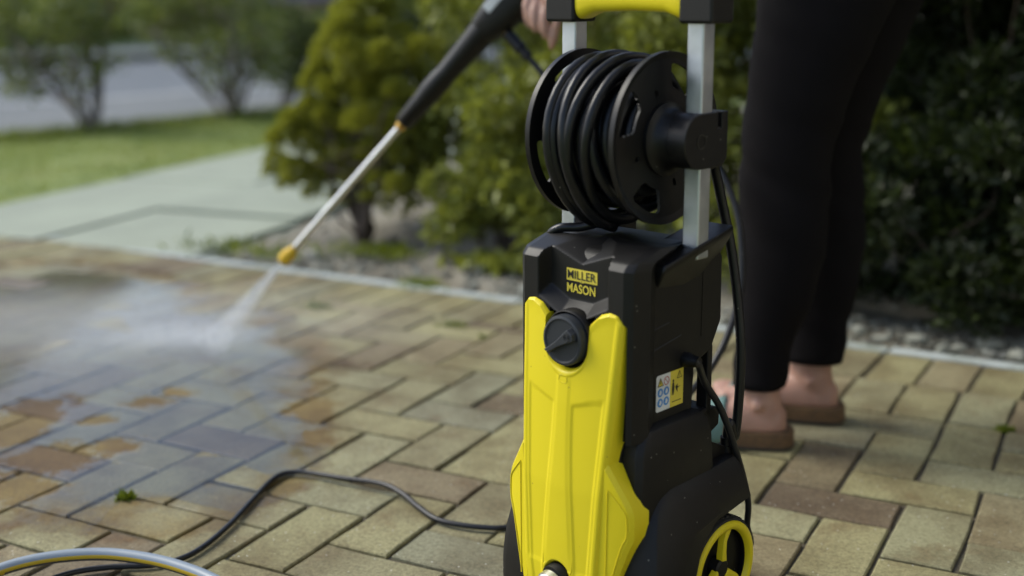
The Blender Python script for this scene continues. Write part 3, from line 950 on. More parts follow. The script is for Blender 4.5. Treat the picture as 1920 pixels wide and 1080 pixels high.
flat('pictogram', [(-.0184, .0105), (-.0172, .0105), (-.0172, .0145), (-.0184, .0145)], M['print_black'], -.0006)
disc('pictogram', -.0066, .0128, .0052, M['print_red'], -.0002, r0=.0040)
flat('pictogram', [(-.0102, .0158), (-.0094, .0164), (-.0030, .0098), (-.0038, .0092)], M['print_red'], -.0003)
for i, (cx, cz) in enumerate(((-.0180, .0008), (-.0066, .0008), (-.0180, -.0112), (-.0066, -.0112))):
    disc('pictogram', cx, cz, .0052, M['print_blue'], -.0002)
    flat('pictogram', [(cx-.0022, cz-.002), (cx+.001, cz-.003), (cx+.0026, cz), (cx+.001, cz+.003), (cx-.001, cz+.0026)], M['print_white'], -.0004)
flat('pictogram', tri(.0178, .0150, .0092), M['print_black'], -.0002); flat('pictogram', tri(.0178, .0147, .0066), M['print_yellow'], -.0004)
flat('pictogram', [(.0174, .0125), (.0182, .0125), (.0182, .0165), (.0174, .0165)], M['print_black'], -.0006)
disc('pictogram', .0062, .0096, .0016, M['print_black'], -.0003)
flat('pictogram', [(.0046, .0076), (.0078, .0076), (.0086, .0010), (.0074, -.0075), (.0062, -.0075), (.0064, -.001), (.0050, -.0075), (.0038, -.0075), (.0040, .001)], M['print_black'], -.0003)
flat('pictogram', [(.0100, .0018), (.0150, .0048), (.0142, .0012), (.0200, .0010), (.0142, -.0010), (.0148, -.0058), (.0120, -.0024)], M['print_black'], -.0003)
flat('pictogram', [(.0040, -.0150), (.0215, -.0150), (.0215, -.0160), (.0040, -.0160)], M['print_black'], -.0003)
# --- poles and handle
for s_ in (-1, 1):
    v, f = MB().box((s_*.090, -.055, .595), (.0215, .0215, .27)).v, MB().box((0, 0, 0), (1, 1, 1)).f
    mesh_obj('handle_pole', v, f, M['alu'], washer, bevel=.0022, bseg=3)
    MB().box((s_*.096, -.055, .742), (.044, .042, .050)).build('handle_bracket', M['black'], washer, bevel=.004, bseg=3)
rings = []
for x_, zc, hy, hz in ((-.076, .742, .018, .022), (-.070, .742, .0185, .0215), (-.062, .743, .0185, .019), (-.050, .7445, .018, .0165), (0, .745, .018, .0155), (.050, .7445, .018, .0165), (.062, .743, .0185, .019), (.070, .742, .0185, .0215), (.076, .742, .018, .022)):
    rings.append(ell((x_, -.055, zc), hy, hz, 24, 3.2, (0, 1, 0), (0, 0, 1)))
v, f = loft(rings); mesh_obj('handle_grip', v, f, M['yellow'], washer, sharp=60)
# --- hose reel
RY, RZ, RR = -.068, .592, .0955
reel = empty('hose_reel', (0, RY, RZ)); reel.parent = washer
def reel_disc(x, s_, rot):
    """flange with three bean slots near the rim, three small slots near the hub"""
    na = 240
    rad = [.020, .030]+list(np.linspace(.040, .0885, 36))+[.0935, RR]
    nr = len(rad)
    v, f = [], []
    for side in (0, 1):
        for i, r in enumerate(rad):
            for k in range(na):
                a = 2*math.pi*k/na
                xx = x+s_*(0 if side == 0 else .0035)
                if side and i >= nr-2: xx = x+s_*.0065
                v.append((xx, r*math.cos(a), r*math.sin(a)))
    def ok(i, k):
        if i < 2 or i >= nr-3: return True
        a = (k+.5)*360/na; r = (rad[i]+rad[i+1])/2
        for q in range(4):
            d = R((a-q*90-rot+180) % 360-180)*r          # arc distance from the slot's centre line
            hw = .0215+(r-.0695)*.55                       # opening widens towards the rim
            if math.hypot(max(0, abs(d)-hw+.006), max(0, abs(r-.0695)-.0135+.006)) < .006: return False
            d2 = R((a-q*90-45-rot+180) % 360-180)*r
            if math.hypot(d2/.0030, (r-.053)/.0045) < 1: return False
        return True
    n = len(rad)*na
    keep = {}
    for i in range(len(rad)-1):
        for k in range(na):
            keep[(i, k)] = ok(i, k)
    for (i, k), kp in keep.items():
        k2 = (k+1) % na
        if kp:
            f.append((i*na+k, i*na+k2, (i+1)*na+k2, (i+1)*na+k)); f.append((n+i*na+k, n+(i+1)*na+k, n+(i+1)*na+k2, n+i*na+k2))
            if not keep[(i, (k+1) % na)]: f.append((i*na+k2, (i+1)*na+k2, n+(i+1)*na+k2, n+i*na+k2))
            if not keep[(i, (k-1) % na)]: f.append((i*na+k, (i+1)*na+k, n+(i+1)*na+k, n+i*na+k))
            if i+1 < len(rad)-1 and not keep[(i+1, k)]: f.append(((i+1)*na+k, (i+1)*na+k2, n+(i+1)*na+k2, n+(i+1)*na+k))
            if i > 0 and not keep[(i-1, k)]: f.append((i*na+k, i*na+k2, n+i*na+k2, n+i*na+k))
    L_ = len(rad)-1
    for k in range(na):
        k2 = (k+1) % na; f.append((L_*na+k, L_*na+k2, n+L_*na+k2, n+L_*na+k))
    return mesh_obj('reel_flange', v, f, M['blackgloss'], reel, sharp=35)
reel_disc(.052, 1, 65); reel_disc(-.062, -1, 22)
v, f = lathe([(-.062, .040), (.052, .040)], 40); mesh_obj('reel_drum', v, f, M['black'], reel)
v, f = lathe([(.055, 0), (.055, .041), (.060, .041), (.0615, .036), (.064, .0335), (.068, .031), (.079, .0305), (.079, 0)], 44); mesh_obj('reel_hub', v, f, M['blackgloss'], reel, sharp=30)
v, f = lathe([(-.079, 0), (-.079, .028), (-.064, .031), (-.062, .041), (-.062, 0)], 40); mesh_obj('reel_hub', v, f, M['blackgloss'], reel, sharp=30)
# clamp round the right pole: rounded front, square notched back
poly = [(math.cos(R(a))*.0305, math.sin(R(a))*.0305) for a in range(100, 271, 17)]+[(.040, -.0305), (.050, -.022), (.050, .0305), (.038, .0305), (.038, .012), (.031, .012), (.031, .0305)]
v, f = extrude_x(poly, .078, .1035); mesh_obj('reel_clamp', v, f, M['blackgloss'], reel, bevel=.0015)
v, f = extrude_x([(-y, z) if False else (y, z) for y, z in poly], -.1035, -.078); mesh_obj('reel_clamp', v, f, M['blackgloss'], reel, bevel=.0015)
v, f = lathe([(.1036, .0085), (.1042, .0085), (.1042, .0068), (.097, .0066), (.097, 0)], 24); mesh_obj('clamp_socket', v, f, M['print_black'], reel)
v, f = MB().box((.100, -.0, 0), (.001, .001, .001)).v, None
# --- wheels
def wheel(s_):
    wr = empty('wheel', (s_*.1075, 0, .066)); wr.parent = washer
    v, f = lathe([(-.036, .050), (-.036, .062), (-.032, .0655), (-.006, .0655), (-.0015, .0635), (0, .060), (0, .057)], 72)
    v = [(x*s_, y, z) for x, y, z in v]; mesh_obj('tyre', v, f, M['rubber'], wr, sharp=40)
    tr = MB()
    for k in range(40):
        for side in (0, 1):
            a = 2*math.pi*(k+.5*side)/40
            Mx = Matrix.Rotation(a, 3, 'X')
            tr.box(Mx@Vector((s_*(-.011-.015*side), 0, .0658)), (.0125, .0058, .0022), Mx)
    tr.build('tread', M['rubber'], wr)
    v, f = lathe([(-.004, .050), (.0015, .0515), (.003, .0545), (.003, .0580), (.001, .0612), (-.003, .0618)], 72)
    mesh_obj('rim', [(x*s_, y, z) for x, y, z in v], f, M['yellow'], wr, sharp=50)
    v, f = lathe([(-.012, .051), (-.013, .030), (-.016, .014), (-.004, .013), (-.002, .010), (-.002, 0)], 48)
    mesh_obj('wheel_disc', [(x*s_, y, z) for x, y, z in v], f, M['black'], wr, sharp=30)
    for k in range(3):
        a = R(78+120*k)
        rings = []
        for r, tw, sw in ((.010, .0, .0070), (.022, .14, .0055), (.036, .14, .0050), (.052, 0, .0066)):
            cy, cz = r*math.cos(a+tw), r*math.sin(a+tw)
            ty, tz = -math.sin(a), math.cos(a)
            rings.append([(s_*(-.010), cy+ty*sw, cz+tz*sw), (s_*(-.001), cy+ty*sw*.7, cz+tz*sw*.7), (s_*(-.001), cy-ty*sw*.7, cz-tz*sw*.7), (s_*(-.010), cy-ty*sw, cz-tz*sw)])
        v, f = loft(rings); mesh_obj('spoke', v, f, M['yellow'], wr, bevel=.0015, sharp=50)
for s_ in (-1, 1): wheel(s_)
# --- water inlet with tap connector
iv = empty('water_inlet', (0, -.176, .083)); iv.parent = washer; iv.rotation_euler = (R(16), 0, R(-6))
v, f = lathe([(.0, .022), (-.010, .022), (-.011, .020), (-.011, .0)], 40, 'Y'); mesh_obj('inlet_ring', v, f, M['black'], iv)
v, f = lathe([(-.012, .0185), (-.022, .0185), (-.0235, .0175), (-.0235, .015)], 40, 'Y'); mesh_obj('knurled_collar', v, f, M['steel'], iv, sharp=30)
kb_ = MB()
for k in range(44):
    a = 2*math.pi*k/44; kb_.box((.0187*math.cos(a), -.017, .0187*math.sin(a)), (.0016, .008, .0016), Matrix.Rotation(-a, 3, 'Y'))
kb_.build('knurling', M['steel'], iv)
v, f = lathe([(-.0235, .0152), (-.040, .0152), (-.041, .014), (-.041, 0)], 6, 'Y'); mesh_obj('hex_nut', v, f, M['steel'], iv, sharp=20, bevel=.0008)
v, f = lathe([(-.040, .0), (-.040, .0165), (-.046, .0185), (-.064, .0185), (-.070, .0160), (-.085, .0140), (-.085, 0)], 36, 'Y'); mesh_obj('hose_connector', v, f, M['green_plastic'], iv, sharp=35)

# ------------------------------------------------------------------ HOSES AND CORDS
def M2W(pts): return [MW(*p) for p in pts]
def on_my(x, y, Y):
    """pixel -> world point on the machine plane Y"""
    d = ray(x, y); return CAM+d*((Y-(CAM-MORG)@_my)/(d@_my))
# high pressure hose wound on the reel, one end to the outlet
hp = empty('high_pressure_hose', MW(0, RY, RZ), MROT)
tag(hp, 'black high pressure hose wound in loose turns on the reel', 'hose')
hr = np.random.default_rng(12)
def coil(layers):
    pts = []; a0 = 0.0; rp = xp = None
    for (n, r, dz, xa, xb, jr) in layers:
        K = int(n*40)
        ph = hr.uniform(0, 6.28, 4)
        wb = 1.0 if r < .07 else 2.1
        for k in range(K):
            t_ = k/K; a = a0+2*math.pi*n*t_
            x_ = xa+(xb-xa)*t_+wb*(.0045*math.sin(a*.37+ph[0])+.004*math.sin(a*1.13+ph[1]))
            x_ = max(-.0545, min(.0445, x_))
            rr_ = r+jr*math.sin(a*.21+ph[2])+jr*.6*math.sin(a*.53+ph[3])
            if rp is not None and k < 14:
                q = k/14; q = q*q*(3-2*q); rr_ = rp+(rr_-rp)*q; x_ = xp+(x_-xp)*q
            low = max(0, -math.sin(a))
            pts.append((x_, rr_*math.cos(a), rr_*math.sin(a)-dz*low**2))
        a0 += 2*math.pi*n; rp, xp = rr_, x_
    return pts
p1 = coil([(8, .0475, .0, -.050, .044, .001), (7, .0605, .001, .043, -.046, .0015), (5, .0725, .006, -.042, .014, .003), (5, .0825, .015, .018, -.034, .0045), (1.75, .0905, .016, -.030, -.018, .0015)])
v, f = tube(p1, .0063, 10); mesh_obj('hose_coil', v, f, M['hose'], hp, sharp=None)
hpm = Matrix.LocRotScale(Vector(MW(0, RY, RZ)), Matrix.Rotation(MROT, 3, 'Z').to_euler(), None).inverted()
def to_hp(pts): return [hpm@Vector(p) for p in pts]
run = [MW(.03, RY+.07, RZ-.05), MW(.075, RY+.075, RZ-.03), on_my(1338, 300, .035), on_my(1352, 370, .052), on_my(1370, 460, .062), on_my(1383, 560, .066), on_my(1389, 650, .066), on_my(1386, 740, .064), on_my(1377, 820, .058), MW(.076, .047, .235), MW(.074, .045, .212)]
v, f = tube(cr(run, 8), .0062, 10); mesh_obj('hose_lead', to_hp(v), f, M['hose'], hp, sharp=None)
run = [MW(-.02, RY-.02, RZ-.100), MW(-.042, -.098, .4850), MW(-.062, -.110, .4830), MW(-.0765, -.112, .474), MW(-.088, -.09, .462), MW(-.092, -.03, .45), MW(-.07, .05, .44)]
v, f = tube(cr(run, 8), .0055, 10); mesh_obj('hose_lead', to_hp(v), f, M['hose'], hp, sharp=None)
# power cord
c0 = MW(.096, -.053, .338)
run = [MW(.080, -.053, .339), c0, on_my(1322, 718, -.020), on_my(1352, 768, .010), on_my(1378, 840, .040), on_my(1395, 900, .062), on_my(1403, 945, .074), on_my(1401, 985, .085), MW(.075, .105, .05), MW(.03, .115, .010), MW(-.08, .08, .0055)]
run += [ground(x_, y_, .0055) for x_, y_ in ((985, 992), (925, 990), (870, 985), (820, 974))]
run += [ground(785, 951, .008), ground(755, 926, .012), ground(715, 907, .014), ground(640, 896, .010), ground(575, 886, .007), ground(535, 887, .006), ground(508, 901, .006), ground(470, 941, .006), ground(430, 984, .006), ground(380, 1026, .006), ground(335, 1049, .006), ground(280, 1060, .006), ground(200, 1064, .006), ground(120, 1078, .006), ground(20, 1120, .006), ground(-60, 1180, .006)]
v, f = tube(cr(run, 8), .0042, 10); pc = mesh_obj('power_cord', v, f, M['cord'], sharp=None)
tag(pc, 'thin black power cord trailing across the pavers from the washer', 'cord')
# garden hose: blue grey with yellow stripe
run = [ground(-300, 1330, .012), ground(-130, 1150, .016), ground(-50, 1092, .020), ground(20, 1062, .026), ground(100, 1045, .030), ground(190, 1039, .031), ground(270, 1047, .030), ground(340, 1064, .027), ground(410, 1093, .022), ground(500, 1150, .016), ground(600, 1240, .013), ground(760, 1330, .03), MW(-.045, -.31, .035), MW(-.016, -.262, .045), MW(-.011, -.240, .050)]
pts = cr(run, 10)
hm, ht, hb = new_mat('garden_hose_vinyl'); hb.inputs['Base Color'].default_value = (.21, .25, .29, 1); hb.inputs['Roughness'].default_value = .4
hm2, ht2, hb2 = new_mat('garden_hose_stripe'); hb2.inputs['Base Color'].default_value = (.50, .34, .02, 1); hb2.inputs['Roughness'].default_value = .42
for t_, b_ in ((ht, hb), (ht2, hb2)): bump(t_, b_, noise(t_, 400, 2, .5, N(t_, 'TexCoord').outputs['Object']), .1, .0005)
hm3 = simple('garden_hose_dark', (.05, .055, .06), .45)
v, f = tube(pts, .0084, 20)
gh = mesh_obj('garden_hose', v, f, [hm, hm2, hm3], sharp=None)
tag(gh, 'blue grey garden hose with a yellow stripe arching off the pavers', 'hose')
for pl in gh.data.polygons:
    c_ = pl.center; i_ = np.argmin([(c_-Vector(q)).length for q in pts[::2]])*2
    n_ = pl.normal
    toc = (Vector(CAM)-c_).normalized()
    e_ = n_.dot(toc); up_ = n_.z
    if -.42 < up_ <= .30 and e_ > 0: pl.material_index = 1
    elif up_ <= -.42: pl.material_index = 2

# ------------------------------------------------------------------ SPRAY LANCE
T_ = on_y(533, 487, .315); A_ = on_y(952, 6, .362)
ldir = (A_-T_)/np.linalg.norm(A_-T_); LLEN = float(np.linalg.norm(A_-T_))
lance = empty('spray_lance', A_)
Mz = Vector(ldir).to_track_quat('Z', 'X').to_matrix().to_4x4()
LM = Matrix.Translation(Vector(T_)) @ Mz                  # z runs from the nozzle up to the gun
Li = lance.matrix_world if False else Matrix.Translation(Vector(A_)).inverted()
tag(lance, 'black spray gun with steel lance and yellow brass nozzle held low', 'spray lance')
def lpart(name, prof, mat, seg=28, **k):
    v, f = lathe(prof, seg, 'Z'); return mesh_obj(name, [Li@(LM@Vector(p)) for p in v], f, mat, lance, **k)
JL = None
best = min((abs(project(T_+ldir*s)[0]-757), s) for s in np.linspace(.1, LLEN, 500)); JL = best[1]
lpart('nozzle', [(-.004, 0), (-.004, .0125), (.004, .0145), (.018, .0145), (.022, .011), (.030, .0105), (.034, .0085), (.040, .008)], M['nozzle'], sharp=30)
lpart('lance_tube', [(.03, .0066), (JL+.01, .0066)], M['steel'])
lpart('collar', [(JL-.016, .0078), (JL-.010, .0105), (JL+.004, .0105), (JL+.006, .008)], M['brass'], sharp=30)
HB = LLEN-JL
lpart('lance_grip', [(JL-.002, 0), (JL-.002, .0145), (JL+.002, .0175), (JL+.06, .0195), (JL+.085, .0225), (JL+.115, .0225), (JL+.135, .0205), (JL+.20, .0235), (JL+.235, .026), (JL+.25, .027), (JL+.25, .0)], M['blackgloss'], sharp=40)
# gun body (flattened sweep) and pistol handle in the lance frame; local x chosen to lie along world up-ish
xax = Vector(Mz.col[0][:3]); yax = Vector(Mz.col[1][:3])
upv = Vector((0, 0, 1))-Vector(ldir)*ldir[2]; upv.normalize(); sidev = Vector(ldir).cross(upv)
def gp(l, u, s_): return Li@(Vector(T_)+Vector(ldir)*l+upv*u+sidev*s_)
def grings(spec, n=24, p=2.8):
    return [[Li@Vector(q) for q in ell(np.array(Vector(T_)+Vector(ldir)*l+upv*u), hu, hs, n, p, np.array(upv), np.array(sidev))] for l, u, hu, hs in spec]
v, f = loft(grings([(JL+.235, 0, .020, .020), (JL+.25, -.001, .029, .026), (JL+.29, -.003, .036, .0285), (JL+.34, -.004, .040, .029), (JL+.39, .0, .036, .028), (JL+.43, .006, .030, .026), (JL+.45, .010, .020, .022)]))
mesh_obj('gun_body', v, f, M['blackgloss'], lance, sharp=60)
# label on the gun's flank facing the camera
sgn = 1 if sidev.dot(Vector(CAM)-Vector(A_)) > 0 else -1
q = [gp(l, u, sgn*.0292) for l, u in ((JL+.285, .006), (JL+.345, .006), (JL+.345, .024), (JL+.285, .024))]
mesh_obj('gun_label', q+[p+(-sidev*sgn*.004) for p in q], [(0, 1, 2, 3), (4, 5, 6, 7), (0, 1, 5, 4), (1, 2, 6, 5), (2, 3, 7, 6), (3, 0, 4, 7)], M['print_white'], lance, bevel=.001)
# rear handle running back towards the hand, horizontal
HND = on_y(1012, -8, .362)                     # centre of the grip under the palm
hb0 = Vector(T_)+Vector(ldir)*(JL+.40)
hb1 = Vector(HND); hb2 = Vector(HND)+Vector((.085, .0, -.028))
v, f = tube(cr([hb0, (hb0+hb1)/2+Vector((0, 0, .008)), hb1, hb2], 6), [(.020, .017)]*19, 20)
mesh_obj('gun_handle', [Li@Vector(p) for p in v], f, M['blackgloss'], lance, sharp=60)
v, f = tube(cr([Vector(on_y(962, 28, .362)), Vector(on_y(990, 40, .362)), Vector(on_y(1022, 34, .362)), Vector(on_y(1060, 18, .362))], 6), [(.0055, .008)]*19, 12)
mesh_obj('trigger', [Li@Vector(p) for p in v], f, M['blackgloss'], lance)
# hose inlet under the gun
i0, i1 = Vector(on_y(940, 50, .360)), Vector(on_y(1000, 118, .352))
d_ = (i1-i0).normalized()
def seg_tube(a, b, ra, mat, name):
    v, f = tube([i0+d_*a, i0+d_*(a+.0005), i0+d_*(b-.0005), i0+d_*b], [ra*.85, ra, ra, ra*.85], 20); mesh_obj(name, [Li@Vector(p) for p in v], f, mat, lance, sharp=40)
seg_tube(0, .022, .008, M['brass'], 'inlet_fitting'); seg_tube(.018, .060, .0115, M['blackgloss'], 'hose_collar'); seg_tube(.056, .082, .0088, M['black'], 'hose_boot')
# lance hose
lh = [i0+d_*.06, i0+d_*.11, Vector(on_y(1035, 160, .34)), Vector(on_y(1110, 210, .30)), Vector(on_y(1200, 215, .25)), Vector(on_y(1290, 250, .21)), Vector(on_y(1345, 310, .18)), Vector(on_y(1380, 390, .16)), Vector(on_y(1391, 470, .14)), Vector(on_y(1388, 550, .12)), Vector(on_y(1362, 635, .09)), Vector(on_y(1322, 705, .05)), Vector(on_y(1270, 760, .0)), Vector(on_y(1200, 850, -.03)), Vector(ground(1120, 900, .007)), Vector(ground(1060, 880, .007))]
v, f = tube(cr(lh, 8), .0058, 10); o = mesh_obj('lance_hose', v, f, M['hose'], sharp=None)
tag(o, 'thin black hose looping from the spray gun behind the washer', 'hose')

# ------------------------------------------------------------------ PERSON
person = empty('person', (-.08, .33, 0))
tag(person, 'person in black leggings and teal strapped cork sandals leaning to hold the spray gun', 'person')
PI_ = Matrix.Translation((.08, -.33, 0))
def ploft(rings): 
    v, f = loft(rings); return [PI_@Vector(p) for p in v], f
# legs: (z, xmin, xmax, ycentre, half depth in y)
NEAR = [(.085, -.106, -.038, .248, .033), (.11, -.108, -.036, .25, .034), (.17, -.110, -.026, .252, .040), (.25, -.112, .004, .256, .050), (.33, -.114, .020, .26, .056), (.40, -.116, .024, .262, .057), (.47, -.118, .020, .265, .058), (.54, -.116, .030, .268, .063), (.62, -.110, .055, .272, .070), (.70, -.104, .088, .276, .076), (.78, -.100, .122, .28, .080), (.86, -.098, .15, .285, .082)]
FAR = [(.085, -.068, .016, .41, .033), (.12, -.068, .022, .412, .034), (.18, -.074, .034, .414, .040), (.26, -.084, .046, .416, .050), (.33, -.092, .052, .418, .056), (.40, -.098, .048, .418, .057), (.47, -.10, .038, .416, .058), (.54, -.098, .052, .413, .063), (.62, -.094, .080, .41, .070), (.70, -.09, .112, .406, .076), (.78, -.09, .140, .40, .080), (.86, -.095, .16, .395, .082)]
def leg_rings(T, grow=0.0, wob=0.0, seed=1):
    rr = np.random.default_rng(seed); ph = rr.uniform(0, 6.28, 6)
    Tz = np.array(T); zs = np.linspace(T[0][0], T[-1][0], 64 if wob else 20)
    rings = []
    for z in zs:
        a, b, c, d = [np.interp(z, Tz[:, 0], Tz[:, k]) for k in (1, 2, 3, 4)]
        ring = ell(((a+b)/2, c, z), (b-a)/2+grow, d+grow, 40, 2.15)
        if wob:
            out = []
            for k, p in enumerate(ring):
                q = 2*math.pi*k/40
                w_ = wob*(math.sin(z*62+2*q+ph[0])*.5+math.sin(z*120+3*q+ph[1])*.25)*(1.0 if abs(z-.46) < .09 or z < .2 else .45)
                cc = np.array([(a+b)/2, c, z]); dd = p-cc; dd = dd/(np.linalg.norm(dd)+1e-9)
                out.append(p+dd*w_)
            ring = out
        rings.append(ring)
    return rings
bodyv, bodyf = [], []
def addbody(vf):
    v, f = vf; n = len(bodyv); bodyv.extend([Vector(p) for p in v]); bodyf.extend([tuple(i+n for i in q) for q in f])
def shrink(T, k=.010): return [(z, a+k, b-k, c, d-k) for z, a, b, c, d in T]
addbody(loft(leg_rings(shrink(NEAR, .006)))); addbody(loft(leg_rings(shrink(FAR, .006))))
def foot(hx, hy, ang, ankle_x, ankle_y):
    """heel back at (hx,hy); foot points along ang (world), sandal sole 26 mm thick under it"""
    ca, sa = math.cos(ang), math.sin(ang)
    def W(u, v_, z): return (hx+u*ca-v_*sa, hy+u*sa+v_*ca, z)
    B = .026
    spec = [(.004, .0, .010, .016, .026), (.014, 0, .024, .030, .020), (.035, 0, .031, .040, .018), (.065, .0, .033, .044, .018), (.095, .001, .035, .036, .017), (.125, .003, .038, .029, .017), (.155, .005, .041, .0235, .017), (.180, .006, .0425, .0185, .015), (.200, .007, .040, .014, .012)]
    rings = []
    for u, c, hw, hh, dn in spec:
        ring = []
        for k in range(24):
            q = 2*math.pi*k/24
            zz = B+dn*.55+(math.sin(q)*(hh*1.25 if math.sin(q) > 0 else dn*.62))
            ring.append(W(u, c+hw*math.copysign(abs(math.cos(q))**.85, math.cos(q)), zz))
        rings.append(ring)
    addbody(loft(rings))
    # ankle column from heel to shin
    rings = []
    for z, u, rx, ry in ((.035, .044, .036, .028), (.06, .046, .037, .030), (.082, .050, .0375, .0315), (.10, .053, .0355, .0305), (.125, .055, .034, .029)):
        t_ = min(1, max(0, (z-.04)/.085)); bx, by, _ = W(u, 0, 0)
        cx = bx*(1-t_)+ankle_x*t_; cy = by*(1-t_)+ankle_y*t_
        rings.append(ell((cx, cy, z), rx, ry, 24))
    addbody(loft(rings))
    for s_ in (-1, 1): addbody(loft([ell(W(.052, s_*.028, .078+.012*k), .011*math.sqrt(max(.05, 1-k*k)), .008*math.sqrt(max(.05, 1-k*k)), 12) for k in (-.95, -.5, 0, .5, .95)]))
    # toes
    for k in range(5):
        v_ = -.030+.0155*k+.004
        ln = [.046, .042, .038, .033, .027][k]; r_ = [.0118, .0088, .0082, .0078, .0074][k]
        addbody(tube([W(.185, v_, B+.013), W(.185+ln*.5, v_*1.04, B+.015), W(.185+ln*.85, v_*1.05, B+.011), W(.185+ln, v_*1.05, B+.009)], [r_, r_, r_*.95, r_*.55], 12))
    return W
fA = R(196)
WN = foot(-.021, .258, fA, -.072, .249)
WF = foot(.028, .421, R(190), -.024, .411)
# torso, neck, head, arms (above the frame)
tor = []
for z, cx, hx, cy, hy in ((.80, .02, .11, .34, .13), (.88, .035, .125, .34, .165), (.95, .02, .115, .34, .155), (1.03, -.03, .10, .34, .135), (1.12, -.085, .105, .34, .145), (1.20, -.135, .105, .34, .155), (1.27, -.185, .09, .34, .165), (1.315, -.215, .065, .34, .12), (1.345, -.235, .05, .34, .055)):
    tor.append(ell((cx, cy, z), hx, hy, 32, 2.3))
addbody(loft(tor))
addbody(tube([(-.22, .34, 1.32), (-.25, .34, 1.38), (-.27, .34, 1.43)], [.05, .046, .05], 16))
head = [ell((-.285-.0*k, .34, 1.47+.105*k), .092*math.sqrt(max(.06, 1-k*k)), .074*math.sqrt(max(.06, 1-k*k)), 24) for k in np.linspace(-.97, .97, 13)]
addbody(loft(head))
addbody(tube([(-.365, .34, 1.485), (-.385, .34, 1.46), (-.37, .34, 1.45)], [.008, .012, .006], 10))
for s_ in (-1, 1): addbody(tube([(-.275, .34+s_*.072, 1.495), (-.27, .34+s_*.080, 1.475), (-.275, .34+s_*.074, 1.445)], [.008, .012, .006], 8))
addbody(tube([(-.345, .34, 1.405), (-.355, .34, 1.39)], [.03, .012], 10))
RS, RE, RWR = Vector((-.19, .485, 1.26)), Vector((-.27, .53, 1.00)), Vector(on_y(1085, -52, .385))
addbody(tube(cr([RS, (RS+RE)/2, RE, (RE+RWR)/2, RWR], 4), list(np.interp(range(17), [0, 4, 8, 10, 16], [.052, .045, .038, .038, .026])), 16))
LS, LE, LW = Vector((-.19, .195, 1.26)), Vector((-.15, .145, 1.00)), Vector((-.27, .15, .86))
addbody(tube(cr([LS, (LS+LE)/2, LE, (LE+LW)/2, LW], 4), list(np.interp(range(17), [0, 4, 8, 10, 16], [.052, .045, .038, .038, .026])), 16))
# right hand: palm on top of the gun handle, fingers curling down in front of it
def hp_(x_, y_, Y): return Vector(on_y(x_, y_, Y))
palm = [hp_(1068, -36, .375), hp_(1045, -22, .362), hp_(1022, -8, .352), hp_(1012, 0, .346)]
addbody(tube(palm, [(.026, .022), (.034, .020), (.040, .0175), (.036, .014)], 18))
FNG = [[(994, -14), (988, 8), (989, 32), (993, 52)], [(1008, -6), (1003, 20), (1003, 44), (1007, 62)], [(1025, 0), (1021, 28), (1021, 54), (1025, 74)], [(1046, 2), (1046, 36), (1040, 66), (1032, 94)]]
FY = [[.350, .336, .333, .340], [.349, .334, .330, .337], [.349, .334, .330, .337], [.350, .336, .335, .338]]
nails = []
for k, (pp, yy) in enumerate(zip(FNG, FY)):
    pts = [hp_(a, b, c) for (a, b), c in zip(pp, yy)]
    r_ = [.0085, .0092, .0092, .0086][k]
    addbody(tube(cr(pts, 5), list(np.interp(range(16), [0, 4, 5, 9, 10, 13, 15], [r_*1.12, r_*1.0, r_*1.08, r_*.94, r_*.98, r_*.86, r_*.45])), 14))
    nails.append((pts[-1], (pts[-1]-pts[-2]).normalized()))
th = [hp_(1060, -30, .392), hp_(1040, -24, .398), hp_(1020, -12, .398), hp_(1004, -4, .392)]
addbody(tube(cr(th, 5), list(np.interp(range(16), [0, 8, 15], [.013, .010, .005])), 14))
# left hand, relaxed
lp = LW+Vector((-.035, 0, -.01)); addbody(tube([LW, LW+Vector((-.03, 0, 0)), LW+Vector((-.075, 0, .0))], [(.024, .018), (.036, .015), (.034, .012)], 16))
for k in range(4):
    b0 = LW+Vector((-.07, -.027+.018*k, 0)); ln = [.062, .075, .07, .055][k]
    addbody(tube(cr([b0, b0+Vector((-ln*.5, 0, .006)), b0+Vector((-ln*.85, 0, -.008)), b0+Vector((-ln, 0, -.022))], 3), list(np.interp(range(10), [0, 9], [.0088, .006])), 10))
addbody(tube([LW+Vector((-.02, .02, -.004)), LW+Vector((-.045, .045, -.012)), LW+Vector((-.07, .052, -.018))], [.013, .010, .006], 10))
# fuse into one skin
me = bpy.data.meshes.new('body'); me.from_pydata([PI_@p for p in bodyv], [], bodyf); me.update()
tmp = bpy.data.objects.new('body', me); col.objects.link(tmp)
md = tmp.modifiers.new('r', 'REMESH'); md.mode = 'VOXEL'; md.voxel_size = .0036; md.use_smooth_shade = True
ms = tmp.modifiers.new('s', 'SMOOTH'); ms.factor = .5; ms.iterations = 4
dg = bpy.context.evaluated_depsgraph_get()
me2 = bpy.data.meshes.new_from_object(tmp.evaluated_get(dg)); bpy.data.objects.remove(tmp)
me2.materials.clear(); me2.materials.append(M['skin']); me2.shade_smooth()
body = bpy.data.objects.new('body', me2); body.parent = person; col.objects.link(body)
